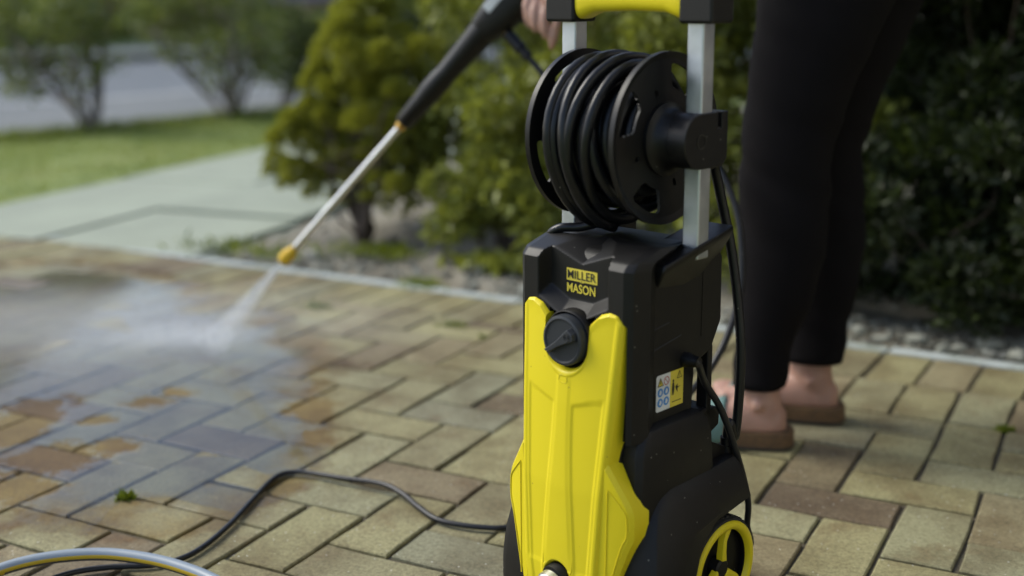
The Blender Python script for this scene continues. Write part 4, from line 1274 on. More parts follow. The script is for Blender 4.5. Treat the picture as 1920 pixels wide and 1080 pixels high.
# clothing
hem = lambda rings: rings
lv, lf = [], []
def open_tube(rings):
    v, f = loft(rings, cap=False)
    n = len(rings[0]); b = len(v)            # folded hem
    c = np.mean(rings[0], 0)
    v = list(v)+[np.array(p)+(c-np.array(p))*.10 for p in rings[0]]+[np.array(p)+(c-np.array(p))*.10+np.array([0, 0, .02]) for p in rings[0]]
    for k in range(n):
        k2 = (k+1) % n; f.append((k, k2, b+k2, b+k)); f.append((b+k, b+k2, b+n+k2, b+n+k))
    return v, f
NEARC = [(.105, -.113, -.030, .249, .040)]+[r for r in NEAR if r[0] > .12]
FARC = [(.112, -.071, .027, .411, .041)]+[r for r in FAR if r[0] > .13]
for T, sd_ in ((NEARC, 5), (FARC, 9)):
    v, f = open_tube(leg_rings(T, .003, .0042, sd_)); n = len(lv); lv += [PI_@Vector(p) for p in v]; lf += [tuple(i+n for i in q) for q in f]
hip = [ell((cx, .34, z), hx, hy, 40, 2.3) for z, cx, hx, hy in ((.80, .02, .118, .140), (.84, .03, .130, .160), (.88, .036, .134, .174), (.95, .02, .124, .164), (1.0, -.01, .114, .150))]
v, f = loft(hip); n = len(lv); lv += [PI_@Vector(p) for p in v]; lf += [tuple(i+n for i in q) for q in f]
mesh_obj('leggings', lv, lf, M['leggings'], person, sharp=None)
tp = [ell((np.array(r).mean(0)), 1, 1) for r in tor[:0]]
trs = []
for z, cx, hx, hy in ((.93, .022, .128, .172), (1.03, -.03, .112, .148), (1.12, -.085, .116, .158), (1.20, -.135, .116, .168), (1.27, -.185, .101, .178), (1.315, -.215, .075, .13), (1.335, -.228, .058, .07)): trs.append(ell((cx, .34, z), hx, hy, 36, 2.3))
v, f = loft(trs); tv_, tf_ = list(v), list(f)
for S_, E_ in ((RS, RE), (LS, LE)):
    a, b = tube(cr([S_, (S_+E_)/2, S_+(E_-S_)*.75], 4), .062, 18); n = len(tv_); tv_ += a; tf_ += [tuple(i+n for i in q) for q in b]
mesh_obj('top', [PI_@Vector(p) for p in tv_], tf_, M['top'], person, sharp=None)
hv = []
for k in np.linspace(-.6, .98, 10): hv.append(ell((-.268, .34, 1.485+.112*k), .098*math.sqrt(max(.05, 1-k*k)), .083*math.sqrt(max(.05, 1-k*k)), 24))
v, f = loft(hv); mesh_obj('hair', [PI_@Vector((p[0]+.012, p[1], p[2]+.012)) for p in v], f, M['hair'], person, sharp=None)
for s_ in (-1, 1):
    v, f = lathe([(-.004, 0), (-.003, .006), (0, .0085), (.003, .006), (.004, 0)], 12, 'X'); mesh_obj('eye', [PI_@Vector((p[0]-.366, p[1]+.34+s_*.031, p[2]+1.492)) for p in v], f, M['print_white'], person)
mesh_obj('mouth', [PI_@Vector(p) for p in [(-.362, .318, 1.428), (-.370, .34, 1.426), (-.362, .362, 1.428), (-.366, .34, 1.433)]], [(0, 1, 2, 3)], M['nail'], person)
# sandals
def sandal(W):
    so = []
    outl = [(-.012, 0), (-.008, .020), (.01, .034), (.05, .038), (.10, .037), (.16, .046), (.20, .050), (.235, .042), (.255, .018), (.257, -.010), (.245, -.034), (.21, -.046), (.16, -.044), (.10, -.036), (.05, -.037), (.01, -.033), (-.008, -.020)]
    outl = [(a, b) for a, b in outl]
    pts = [np.array([a, b, 0]) for a, b in outl]; pts = cr(pts+[pts[0]], 3)[:-1]
    def ring(z, k): return [PI_@Vector(W(.12+(p[0]-.12)*k, p[1]*k, z)) for p in pts]
    s = empty('sandal', (0, 0, 0)); s.parent = person
    v, f = loft([ring(.002, .985), ring(.006, 1.0), ring(.0075, 1.0)]); mesh_obj('outsole', v, f, M['outsole'], s, sharp=50)
    v, f = loft([ring(.0075, .995), ring(.018, .985), ring(.029, .985), ring(.032, .965)]); mesh_obj('cork_sole', v, f, M['cork'], s, sharp=50)
    for u0, u1 in ((.105, .140), (.150, .195)):
        rows = []
        for u in np.linspace(u0, u1, 6):
            hgt = np.interp(u, [.10, .13, .16, .20], [.086, .074, .062, .052])
            hw = np.interp(u, [.10, .16, .20], [.041, .049, .052])
            rows.append([W(u, hw*math.cos(q), .012+(hgt-.012)*max(0, math.sin(q))**.8) for q in np.linspace(-.05, math.pi+.05, 22)])
        v, f = [PI_@Vector(p) for r in rows for p in r], []
        for i in range(5):
            for k in range(21): f.append((i*22+k, i*22+k+1, (i+1)*22+k+1, (i+1)*22+k))
        mesh_obj('strap', v, f, M['teal'], s, sharp=None, solid=.003)
sandal(WN); sandal(WF)

# ------------------------------------------------------------------ PLANTS
def leaves_obj(name, pos, axis, length, width, mat, parent, fold=.25, seed=0):
    rr = np.random.default_rng(seed)
    n = len(pos)
    axis = axis/np.linalg.norm(axis, axis=1, keepdims=True)
    r3 = rr.normal(size=(n, 3))
    side = np.cross(axis, r3); side /= np.linalg.norm(side, axis=1, keepdims=True)
    nor = np.cross(side, axis)
    Ln = (length*rr.uniform(.65, 1.25, n))[:, None]; Wd = (width*rr.uniform(.7, 1.2, n))[:, None]
    b = pos; tip = pos+axis*Ln-nor*Ln*.12; mid = pos+axis*Ln*.45
    l = mid+side*Wd*.5+nor*Wd*fold; r = mid-side*Wd*.5+nor*Wd*fold
    V = np.stack([b, l, tip, r], 1).reshape(-1, 3)
    me = bpy.data.meshes.new(name)
    me.vertices.add(4*n); me.vertices.foreach_set('co', V.astype(np.float32).ravel())
    me.loops.add(6*n)
    idx = (np.arange(n)*4)[:, None]+np.array([[0, 1, 2, 0, 2, 3]])
    me.loops.foreach_set('vertex_index', idx.astype(np.int32).ravel())
    me.polygons.add(2*n)
    me.polygons.foreach_set('loop_start', (np.arange(2*n)*3).astype(np.int32)); me.polygons.foreach_set('loop_total', np.full(2*n, 3, np.int32))
    me.update(calc_edges=True); me.validate(); me.materials.append(mat)
    o = bpy.data.objects.new(name, me); col.objects.link(o)
    if parent is not None: o.parent = parent
    return o
def clump_points(clumps, cov, leaf, seed, shell=(.55, 1.05), up=.35, jitter=.45, cut=-.65):
    """clumps (c, r) -> positions on their outer shells, axes pointing out"""
    rr = np.random.default_rng(seed); P_, A = [], []
    for c, r in clumps:
        r = np.array([r, r, r*.85]) if np.isscalar(r) else np.array(r)
        n = int(cov*4*math.pi*r.mean()**2/(leaf[0]*leaf[1]*.5))
        d = rr.normal(size=(n*2, 3)); d /= np.linalg.norm(d, axis=1, keepdims=True)
        d = d[d[:, 2] > cut][:n]
        k = rr.uniform(shell[0], shell[1], len(d))[:, None]**.6
        lump_ = 1+.16*np.sin(d[:, :1]*7+c[0]*9)*np.sin(d[:, 2:3]*8+c[1]*5)
        P_.append(np.array(c)+d*r*k*lump_)
        A.append(d+np.array([0, 0, up])+rr.normal(size=d.shape)*jitter)
    return np.concatenate(P_), np.concatenate(A)
def stems_obj(name, paths, mat, parent):
    b = MB()
    for pts, r0, r1 in paths:
        q = cr(pts, 4); b.add(*tube(q, list(np.linspace(r0, r1, len(q))), 7))
    return b.build(name, mat, parent, sharp=None)
def plant(name, base, label, cat, group=None):
    return tag(empty(name, base), label, cat, group)
def rel(o, P_): return P_-np.array(o.location)
def grow(root, tips, n0, r0, seed, lean=.25, split=3):
    """limbs from the base to crown tips through a few forks"""
    rr = np.random.default_rng(seed); paths = []
    base = np.array(root.location)
    mains = []
    for k in range(n0):
        tip = tips[rr.integers(len(tips))]
        m1 = base+(tip-base)*.35+rr.normal(0, .03, 3)*np.array([1, 1, .3]); m1[2] = base[2]+(tip[2]-base[2])*.42
        mains.append((m1, tip))
        paths.append(([base+rr.normal(0, .012, 3)*np.array([1, 1, 0])-np.array([0, 0, .02]), base+(m1-base)*.5+rr.normal(0, .012, 3), m1, (m1+tip)/2+rr.normal(0, .03, 3), tip], r0, r0*.25))
        for _ in range(split):
            t2 = tips[rr.integers(len(tips))]
            if np.linalg.norm(t2-m1) < .7*np.linalg.norm(tip-base): paths.append(([m1, (m1+t2)/2+rr.normal(0, .025, 3), t2], r0*.55, r0*.15))
    return [([rel(root, p) for p in pts], a, b) for pts, a, b in paths]

# golden cloud-shaped conifer beside the path
cb = ground(682, 446); cb[2] = -.02
con = plant('conifer', cb, 'small golden green conifer with lumpy crown on a bare brown trunk', 'conifer')
C_ = []
rr = np.random.default_rng(21)
for px, py, pr in ((652, 30, 40), (640, 62, 45), (690, 70, 44), (615, 105, 40), (665, 110, 50), (722, 112, 40), (595, 158, 36), (640, 165, 46), (700, 160, 48), (742, 165, 26), (590, 205, 34), (555, 225, 34), (625, 225, 46), (690, 225, 50), (742, 235, 34), (530, 255, 32), (580, 265, 42), (640, 285, 40), (705, 285, 40), (520, 305, 30), (555, 322, 36), (600, 330, 34), (660, 330, 26), (748, 290, 26), (630, 365, 18), (585, 360, 20), (710, 335, 26), (540, 345, 22), (650, 375, 16), (745, 345, 26), (505, 325, 16), (690, 370, 16)):
    Y = cb[1]+rr.uniform(-.10, .02)
    c = on_y(px, py, Y); r = pr/FPX*float((c-CAM)@_F)
    C_.append((c, r*.80))
    for _ in range(3):
        d3 = rr.normal(size=3); d3 /= np.linalg.norm(d3); d3[1] = -abs(d3[1])*.6
        C_.append((c+d3*r*.62, r*rr.uniform(.32, .5)))
    if pr > 30: C_.append((c+np.array([rr.uniform(-.03, .03), .12+rr.uniform(0, .06), rr.uniform(-.04, .03)]), r*.95))
P_, A = clump_points(C_, 1.25, (.014, .0045), 5, (.55, 1.08), .55, .4, -.6)
leaves_obj('crown', rel(con, P_), A, .014, .0045, M['conifer'], con, .2, 1)
tips = np.array([c for c, r in C_])
bt = grow(con, tips[tips[:, 2] > .2], 10, .008, 4, split=5)
tops = [rel(con, cb), rel(con, cb)+np.array([.012, 0, .18]), rel(con, cb)+np.array([-.01, .01, .38]), rel(con, cb)+np.array([.0, 0, .70])]
stems_obj('trunk', [(tops, .026, .008)]+bt, M['bark'], con)

def shrub(name, base, clumps, per, ln, wd, leaf, label, cat, seed, stems=8, r0=.008, up=.25, group=None, bark='bark', jit=.7, shell=(.35, 1.05), nsplit=4):
    root = plant(name, base, label, cat, group)
    P_, A = clump_points(clumps, per, (ln, wd), seed, shell, up, jit, -.8)
    keep = P_[:, 2] > .03
    leaves_obj('foliage', rel(root, P_[keep]), A[keep], ln, wd, M[leaf], root, .22, seed)
    tips = np.array([c for c, r in clumps])
    stems_obj('stem', grow(root, tips, stems, r0, seed, split=nsplit), M[bark], root)
    return root
def rand_clumps(x0, x1, y0, y1, z0, z1, n, r, seed, prof=None):
    rr = np.random.default_rng(seed); out = []
    for _ in range(n):
        z = rr.uniform(z0, z1); t_ = (z-z0)/(z1-z0)
        k = 1 if prof is None else np.interp(t_, *prof)
        cx, cy = (x0+x1)/2, (y0+y1)/2
        out.append((np.array([cx+(rr.uniform(x0, x1)-cx)*k, cy+(rr.uniform(y0, y1)-cy)*k, z]), rr.uniform(.7, 1.25)*r))
    return out
# open green shrubs behind the edging
shrub('garden_shrub', (-1.22, 1.78, -.02), rand_clumps(-1.80, -.98, 1.55, 2.2, .08, 1.0, 62, .095, 31)+[(on_y(px, py, 1.72), .075) for px, py in ((745, 215), (770, 250), (750, 285), (790, 300), (765, 330), (800, 345), (735, 320), (785, 215), (815, 270), (720, 350), (755, 365), (700, 330))], .75, .034, .019, 'shrubleaf', 'loose green shrub right of the golden conifer, leaves down to the gravel', 'shrub', 31, 10, group=None)
shrub('garden_shrub', (-.92, 1.60, -.02), rand_clumps(-1.14, -.62, 1.30, 1.85, .06, 1.1, 60, .09, 32), .75, .036, .02, 'shrubleaf', 'green leafy shrub directly behind the hose reel', 'shrub', 32, 10)
shrub('garden_shrub', (-.42, 1.66, -.02), rand_clumps(-.72, -.10, 1.28, 1.9, .06, 1.1, 60, .09, 33), .75, .036, .02, 'shrubleaf', 'green leafy shrub between the washer handle and the black leggings', 'shrub', 33, 10)
shrub('garden_shrub', (-1.18, 1.42, -.02), rand_clumps(-1.42, -.92, 1.32, 1.62, .06, .48, 30, .075, 38), .9, .032, .018, 'shrubleaf', 'low spreading green shrub in front of the taller ones, left of the washer', 'shrub', 38, 9)
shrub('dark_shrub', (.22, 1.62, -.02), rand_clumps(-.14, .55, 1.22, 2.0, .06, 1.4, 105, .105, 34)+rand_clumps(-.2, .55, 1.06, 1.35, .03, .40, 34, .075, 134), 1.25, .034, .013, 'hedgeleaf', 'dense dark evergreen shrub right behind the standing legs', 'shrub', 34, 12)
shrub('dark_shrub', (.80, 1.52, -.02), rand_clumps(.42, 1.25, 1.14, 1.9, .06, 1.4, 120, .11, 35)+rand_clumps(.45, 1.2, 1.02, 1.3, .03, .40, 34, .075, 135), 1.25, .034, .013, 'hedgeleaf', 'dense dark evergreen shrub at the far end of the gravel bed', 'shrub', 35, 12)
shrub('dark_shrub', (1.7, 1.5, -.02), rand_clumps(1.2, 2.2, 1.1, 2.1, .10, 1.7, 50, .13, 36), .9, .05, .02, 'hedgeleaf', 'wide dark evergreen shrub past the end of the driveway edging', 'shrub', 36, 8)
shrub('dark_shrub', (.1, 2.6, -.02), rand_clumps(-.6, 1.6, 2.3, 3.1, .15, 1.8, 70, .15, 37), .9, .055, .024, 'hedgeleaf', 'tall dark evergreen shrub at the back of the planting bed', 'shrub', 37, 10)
# bare crooked twigs showing in the dark shrubs
tw = plant('fallen_branch', ground(1760, 560), 'crooked bare branch sticking out below the dark shrub', 'branch')
tb = np.array(tw.location)
stems_obj('twig', [([on_y(x_, y_, Y)-tb for x_, y_, Y in q], a, b) for q, a, b in (
    ([(1650, 470, 1.28), (1700, 430, 1.22), (1740, 470, 1.2), (1800, 500, 1.2), (1880, 520, 1.22)], .0045, .002),
    ([(1660, 440, 1.2), (1690, 385, 1.2), (1705, 350, 1.22)], .004, .002),
    ([(1780, 440, 1.2), (1850, 400, 1.25), (1870, 350, 1.3)], .003, .0015),
    ([(1840, 560, 1.15), (1880, 552, 1.13), (1920, 560, 1.13)], .003, .0015))], M['bark'], tw)
# multi-stemmed shrubs on the lawn
def lawn_shrub(base, stems_px, crown_px, label, seed):
    root = plant('lawn_shrub', base, label, 'shrub')
    zc = float((np.array(base)-CAM)@_F)
    rr = np.random.default_rng(seed)
    def W(px, py): return CAM+ray(px, py)*(zc+rr.uniform(-.22, .22))
    cl = []
    for px, py, pr in crown_px: cl.append((W(px, py), pr/FPX*zc))
    P_, A = clump_points(cl, .42, (.055, .024), seed, (.1, 1.1), .25, .8, -1)
    leaves_obj('foliage', rel(root, P_), A, .055, .024, M['lawnshrub'], root, .2, seed)
    paths = []
    for q, a, b in stems_px:
        pts = [np.array(base)+rr.normal(0, .015, 3)*np.array([1, 1, 0])]+[W(x_, y_) for x_, y_ in q]
        paths.append(([p-np.array(base) for p in pts], a, b))
    tips = [c for c, r in cl]
    for q in paths:
        fam = [q]
        for _ in range(6):
            s0 = q[0][rr.integers(1, len(q[0]))]; t2 = tips[rr.integers(len(tips))]-np.array(base)
            if np.linalg.norm(t2-s0) < .6: fam.append(([s0, (s0+t2)/2+rr.normal(0, .03, 3), t2], .007, .003))
        stems_obj('stem', fam, M['bark_pale'], root)
lawn_shrub(tuple(ground(172, 252)), [([(135, 200), (105, 160), (60, 110), (20, 60)], .022, .008), ([(160, 200), (140, 130), (120, 60)], .02, .008), ([(185, 200), (190, 130), (200, 40), (210, -30)], .026, .008), ([(180, 190), (170, 110), (160, 20)], .022, .008), ([(120, 190), (90, 170), (30, 160)], .014, .006)],
           [(40, 40, 50), (20, 90, 40), (90, 30, 55), (70, 100, 38), (110, 130, 35), (150, 60, 50), (160, 130, 30), (200, 60, 40), (205, 120, 24), (60, 165, 30), (20, 165, 24), (30, 150, 26), (215, 15, 40), (180, 10, 50), (120, -20, 60), (40, -20, 60), (140, 175, 20), (250, 30, 30), (-20, 40, 60), (-40, 110, 40)],
           'leafy multi stemmed shrub on the lawn, leaning from a forked base beside the footway', 41)
lawn_shrub(tuple(ground(432, 226)), [([(400, 190), (360, 150), (320, 110), (285, 60)], .022, .008), ([(425, 190), (400, 130), (370, 50)], .02, .008), ([(440, 190), (440, 120), (430, 40)], .026, .008), ([(455, 190), (470, 150), (500, 90)], .02, .008), ([(430, 180), (420, 110), (410, 20)], .022, .008)],
           [(290, 40, 40), (320, 20, 45), (350, 60, 45), (380, 20, 50), (400, 90, 42), (430, 50, 50), (430, 130, 30), (470, 100, 40), (490, 60, 45), (460, 10, 50), (330, 100, 25), (375, 130, 26), (500, 120, 30), (300, -20, 60), (400, -30, 60), (490, -10, 40), (260, 30, 30), (410, 150, 20), (455, 150, 20)],
           'leafy multi stemmed shrub on the lawn with wide fan of stems nearer the slab path', 42)
# shrubs and trees further off
def px_clumps(lst, z, seed, dz=.3):
    rr = np.random.default_rng(seed); out = []
    for px, py, pr in lst: zz = z+rr.uniform(-dz, dz); out.append((CAM+ray(px, py)*zz, pr/FPX*zz))
    return out
b = ground(530, 196)
shrub('roadside_shrub', tuple(b), px_clumps([(500, 60, 45), (545, 50, 45), (580, 60, 40), (520, 110, 45), (565, 110, 42), (540, 150, 30), (590, 130, 40), (500, 140, 25), (600, 80, 40), (570, 165, 25), (610, 45, 30)], float((b-CAM)@_F), 51), .8, .05, .025, 'treeleaf', 'rounded dark green shrub by the footway behind the golden conifer', 'shrub', 51, 8, .012)
b = ground(810, 190)
shrub('roadside_shrub', tuple(b), px_clumps([(740, 20, 50), (790, 30, 50), (840, 20, 50), (740, 90, 40), (790, 70, 45), (850, 80, 45), (880, 40, 45), (820, 130, 35), (770, 130, 22), (880, 120, 40), (760, -30, 60), (860, -40, 60), (930, 60, 50), (930, 0, 50), (980, 40, 50)], float((b-CAM)@_F), 52), .8, .05, .025, 'treeleaf', 'tall dark green shrub behind the gun end of the lance', 'shrub', 52, 8, .012)
b = ground(1120, 250)
shrub('roadside_shrub', tuple(b), px_clumps([(1000+45*k, 20+50*((k*7) % 4), 50) for k in range(20)]+[(1000+60*k, -60, 70) for k in range(14)], float((b-CAM)@_F), 53, .5), .7, .05, .025, 'treeleaf', 'broad green shrub mass behind the bed, seen past the washer handle', 'shrub', 53, 8, .012)
# far hedge, wall, houses over the road
def hedge(u0, u1, v0, v1, h, label, seed):
    c = RF((u0+u1)/2, (v0+v1)/2); rr = np.random.default_rng(seed)
    cl = []
    for _ in range(int((v1-v0)*7)):
        cl.append((np.array(RF(rr.uniform(u0, u1), rr.uniform(v0, v1), rr.uniform(.2, h))), rr.uniform(.2, .38)))
    root = plant('hedge', c, label, 'hedge')
    P_, A = clump_points(cl, .7, (.11, .06), seed, (.5, 1.1), .2, .8, -.8)
    leaves_obj('foliage', rel(root, P_), A, .11, .06, M['treeleaf'], root, .2, seed)
    for v in np.arange(v0+.5, v1, .9): stems_obj('stem', [([rel(root, np.array(RF((u0+u1)/2, v, -.02))), rel(root, np.array(RF((u0+u1)/2+.05, v+.08, h*.5))), rel(root, np.array(RF((u0+u1)/2, v, h*.9)))], .03, .01)], M['bark'], root)
hedge(-12.2, -11.2, 0, 9, 1.1, 'clipped green hedge across the road left of the low brick wall', 61)
hedge(-12.2, -11.2, 17, 27, 1.5, 'taller green hedge across the road behind the parked car', 62)
wl = empty('brick_wall', RF(-10.8, 12.9), -RA)
tag(wl, 'low red brick garden wall across the road between two hedges', 'wall')
MB().box((0, 0, .33), (.20, 7.9, .66)).build('wall_core', M['mortar'], wl)
MB().box((0, 0, .69), (.30, 8.0, .06)).build('coping', M['roadkerb'], wl, bevel=.008)
bk = None
for r in range(8):
    for k in range(36):
        yy = -3.9+k*.2165+(.108 if r % 2 else 0)
        if yy > 3.85: continue
        if bk is None: bk = MB().box((0, 0, 0), (.016, .205, .068)).build('brick', M['brickwall'], wl); o = bk
        else: o = bk.copy(); col.objects.link(o)
        o.location = (.106, yy, .045+r*.079)
def house(u, v, wdt, dep, hgt, label, mat):
    hs = empty('house', RF(u, v), -RA); tag(hs, label, 'house')
    MB().box((-dep/2, 0, hgt/2), (dep, wdt, hgt)).build('wall', M[mat], hs)
    poly = [(-wdt/2-.3, hgt), (wdt/2+.3, hgt), (0, hgt+2.3)]
    vv = [(.35, y, z) for y, z in poly]+[(-dep-.35, y, z) for y, z in poly]
    mesh_obj('roof', vv, [(0, 1, 2), (5, 4, 3), (0, 3, 4, 1), (1, 4, 5, 2), (2, 5, 3, 0)], M['rooftile'], hs)
    for y in (-wdt*.28, wdt*.28):
        for z in (1.5, 4.0):
            fr = MB().box((.03, y, z), (.08, 1.7, 1.25)).build('window', M['whiteframe'], hs)
            for q in (-.41, .41): MB().box((.055, y+q, z), (.06, .70, 1.05)).build('pane', M['glassdark'], fr)
    d = MB().box((.03, 0, 1.02), (.08, .95, 2.04)).build('door', M['brickwall'], hs)
    MB().box((.085, .33, 1.0), (.04, .05, .12)).build('handle', M['rimmetal'], d)
house(-17.5, 6, 8.5, 8, 5.2, 'cream rendered house across the road behind the clipped hedge', 'render')
house(-17.5, 17, 8.5, 8, 5.2, 'red brick house across the road behind the low wall', 'brickwall')
house(-17.5, 28, 8.5, 8, 5.2, 'cream rendered house across the road beyond the taller hedge', 'render')
hs = empty('added_shade_house', (2.75, .6, 0))  # out-of-frame house, added to block the sky and shade the right side
tag(hs, 'unseen rendered house added beside the driveway to shade it, out past the dark shrubs', 'house')
MB().box((2.0, 0, 2.6), (4.0, 9.0, 5.2)).build('wall', M['render'], hs)
mesh_obj('roof', [(-.4, -4.8, 5.2), (4.4, -4.8, 5.2), (2, -4.8, 7.2), (-.4, 4.8, 5.2), (4.4, 4.8, 5.2), (2, 4.8, 7.2)], [(0, 1, 2), (5, 4, 3), (0, 3, 4, 1), (1, 4, 5, 2), (2, 5, 3, 0)], M['rooftile'], hs)
for y_ in (-2.6, 2.4):
    for z_ in (1.5, 4.0):
        fr = MB().box((-.03, y_, z_), (.08, 1.5, 1.2)).build('window', M['whiteframe'], hs)
        for q in (-.36, .36): MB().box((-.055, y_+q, z_), (.06, .62, 1.0)).build('pane', M['glassdark'], fr)
d = MB().box((-.03, 0, 1.03), (.08, .95, 2.06)).build('door', M['rooftile'], hs)
MB().box((-.09, .34, 1.0), (.05, .04, .14)).build('handle', M['rimmetal'], d)
# parked car
def car():
    cr_ = empty('parked_car', RF(-3.4, 8.6, -.11), -RA)
    tag(cr_, 'silver blue hatchback parked along the kerb behind the roadside shrubs', 'car')
    # stations along y: (y, half width, bonnet/roof profile)
    prof = [(-2.02, .62, .40, .62), (-1.95, .78, .30, .70), (-1.5, .85, .24, .80), (-.85, .87, .22, .92), (0, .88, .22, .95), (1.0, .88, .22, .97), (1.75, .86, .26, .96), (1.98, .80, .34, .90), (2.03, .70, .42, .80)]
    rings = [[(-hw*.96, y, zb), (-hw, y, zb+.12), (-hw, y, zt-.16), (-hw*.93, y, zt), (hw*.93, y, zt), (hw, y, zt-.16), (hw, y, zb+.12), (hw*.96, y, zb)] for y, hw, zb, zt in prof]
    v, f = loft(rings); mesh_obj('body', v, f, M['carpaint'], cr_, sub=2)
    rings = [[(-.80, y0, .90), (-.62, y1, 1.42), (.62, y1, 1.42), (.80, y0, .90)] for y0, y1 in ((-.95, -.25), (-.2, .0), (.9, .8), (1.85, 1.45))]
    v, f = loft(rings); cab = mesh_obj('cabin', v, f, M['glassdark'], cr_, bevel=.03)
    rr_ = [[(-.63, y, 1.40), (-.60, y, 1.46), (.60, y, 1.46), (.63, y, 1.40)] for y in (-.28, .3, 1.0, 1.5)]
    v, f = loft(rr_); mesh_obj('roof', v, f, M['carpaint'], cr_, bevel=.02)
    for s_ in (-1, 1):
        for y0, y1 in ((-.95, -.26), (.32, .30), (1.86, 1.46)):
            v, f = tube([(s_*.81, y0, .90), (s_*.63, y1, 1.43)], .035, 8); mesh_obj('pillar', v, f, M['carpaint'], cab)
        for y in (-1.28, 1.28):
            wh = empty('wheel', (s_*.80, y, .31)); wh.parent = cr_
            v, f = lathe([(-.10, .20), (-.10, .29), (-.07, .31), (.07, .31), (.10, .29), (.10, .20)], 36); mesh_obj('tyre', v, f, M['rubber'], wh)
            v, f = lathe([(-.09, 0), (-.09, .205), (.09, .205), (.085, .05), (.09, 0)], 30); mesh_obj('rim', v, f, M['rimmetal'], wh)
            v, f = lathe([(.0, .34), (.0, .36)], 30); mesh_obj('arch', [(p[0]+s_*.885-s_*.80, p[1], p[2]) for p in v], f, M['rubber'], wh)
        MB().box((s_*.62, -1.96, .60), (.30, .10, .13)).build('headlight', M['print_white'], cr_, bevel=.03)
        MB().box((s_*.66, 1.97, .74), (.22, .10, .16)).build('tail_light', M['print_red'], cr_, bevel=.03)
        MB().box((s_*.93, -.72, .96), (.16, .09, .11)).build('wing_mirror', M['carpaint'], cr_, bevel=.02)
car()

# ------------------------------------------------------------------ GROUND COVER
def grass():
    rr = np.random.default_rng(8); n = 42000
    Y = rr.uniform(.8, 8.5, n); xl = -4.92+math.tan(RA)*(Y-3.0); xr = -3.215-.10*(Y-1.0)
    k = xr > xl+.03; Y, xl, xr = Y[k], xl[k], xr[k]
    X = xl+(xr-xl)*rr.uniform(0, 1, len(Y))
    pos = np.stack([X, Y, np.full(len(Y), .0)], 1)
    ax = rr.normal(size=pos.shape)*.45; ax[:, 2] = 1
    o = leaves_obj('grass_blades', pos, ax, .022, .005, M['grass'], None, .1, 8)
    tag(o, 'short yellowish green lawn grass', 'grass', kind='stuff')
    # ragged taller tufts along the footway edge
    n = 9000; v_ = rr.uniform(-3, 7, n); u_ = np.abs(rr.normal(0, .08, n))+.02
    pos = np.array([RF(a, b_, 0) for a, b_ in zip(u_, v_)])
    ax = rr.normal(size=pos.shape)*.5; ax[:, 2] = 1
    o = leaves_obj('verge_grass', pos, ax, .075, .007, M['grass'], None, .1, 9); tag(o, 'ragged taller grass along the footway edge', 'grass', kind='stuff')
grass()
import bmesh
def rock_proto(seed):
    bm = bmesh.new(); bmesh.ops.create_icosphere(bm, subdivisions=1, radius=1)
    rr = np.random.default_rng(seed)
    for q in bm.verts: q.co *= 1+rr.normal(0, .14)
    v = np.array([q.co[:] for q in bm.verts]); f = [tuple(x.index for x in p.verts) for p in bm.faces]; bm.free()
    return v, f
def gravel():
    rr = np.random.default_rng(17); protos = [rock_proto(k) for k in range(6)]
    V, F = [], []; n0 = 0
    for k in range(5200):
        x_ = rr.uniform(-1.95, 1.4); d = abs(rr.normal(0, .22))+.06
        if rr.random() < .25: d = rr.uniform(.06, 1.1)
        y_ = kerb_y(x_)+d
        if x_ < -1.98-.1*(y_-1)+.04: continue
        r_ = min(.034, rr.lognormal(-5.15, .55))
        dens = math.sin(x_*5+1.0)*math.sin(y_*7+x_*2)
        if rr.random() > .75+.5*dens: continue
        v, f = protos[rr.integers(6)]
        a = rr.uniform(0, 6.28); c_, s_ = math.cos(a), math.sin(a)
        sc_ = np.array([r_*rr.uniform(.8, 1.3), r_*rr.uniform(.8, 1.2), r_*rr.uniform(.45, .8)])
        q = v*sc_; q = np.stack([q[:, 0]*c_-q[:, 1]*s_, q[:, 0]*s_+q[:, 1]*c_, q[:, 2]], 1)
        q += np.array([x_, y_, -.022+lump(x_, y_)+.06*max(0, y_-1.5)+r_*.25])
        V.append(q); F += [tuple(i+n0 for i in t_) for t_ in f]; n0 += len(v)
    o = mesh_obj('gravel', np.concatenate(V), F, M['stone'], sharp=None); o.data.shade_flat()
    tag(o, 'loose pale gravel and small stones scattered on the soil', 'gravel', kind='stuff')
gravel()
STONE_LABELS = ['pale rounded stone behind the edging right of the sandals', 'mid sized pale stone touching the rounded one behind the sandals', 'largest pale stone below the dark shrub at the edging',
    'pale stone at the end of the gravel beyond the largest stone', 'small pale stone on the gravel just past the black leggings', 'small flat stone between the two biggest stones',
    'stone at the foot of the broad leaved weed left of the washer', 'small stone against the edging left of the washer', 'small stone half hidden behind the far trouser leg']
stone_spots = [(1722, 634, .026), (1768, 655, .018), (1856, 646, .032), (1908, 668, .022), (1655, 634, .018), (1800, 652, .014), (905, 500, .026), (890, 535, .018), (1612, 618, .016)]
for k, (px, py, r_) in enumerate(stone_spots):
    bm = bmesh.new(); bmesh.ops.create_icosphere(bm, subdivisions=3, radius=1)
    ph = rng.uniform(0, 6.28, 6)
    for q in bm.verts:
        c = q.co.copy(); q.co *= 1+.14*math.sin(c.x*3+ph[0])*math.sin(c.y*3+ph[1])+.08*math.sin(c.z*6+ph[2])*math.sin(c.x*7+ph[3])
        q.co = Vector((q.co.x*r_*(1.0+.35*math.sin(ph[4])), q.co.y*r_, q.co.z*r_*(.5+.15*math.sin(ph[5]))))
    me = bpy.data.meshes.new('stone'); bm.to_mesh(me); bm.free(); me.shade_smooth(); me.materials.append(M['stone'])
    o = bpy.data.objects.new('stone', me); col.objects.link(o); o.location = ground(px, py, .004); o.rotation_euler = (0, 0, random.uniform(0, 6))
    tag(o, STONE_LABELS[k], 'stone', 'larger stones along the edging')
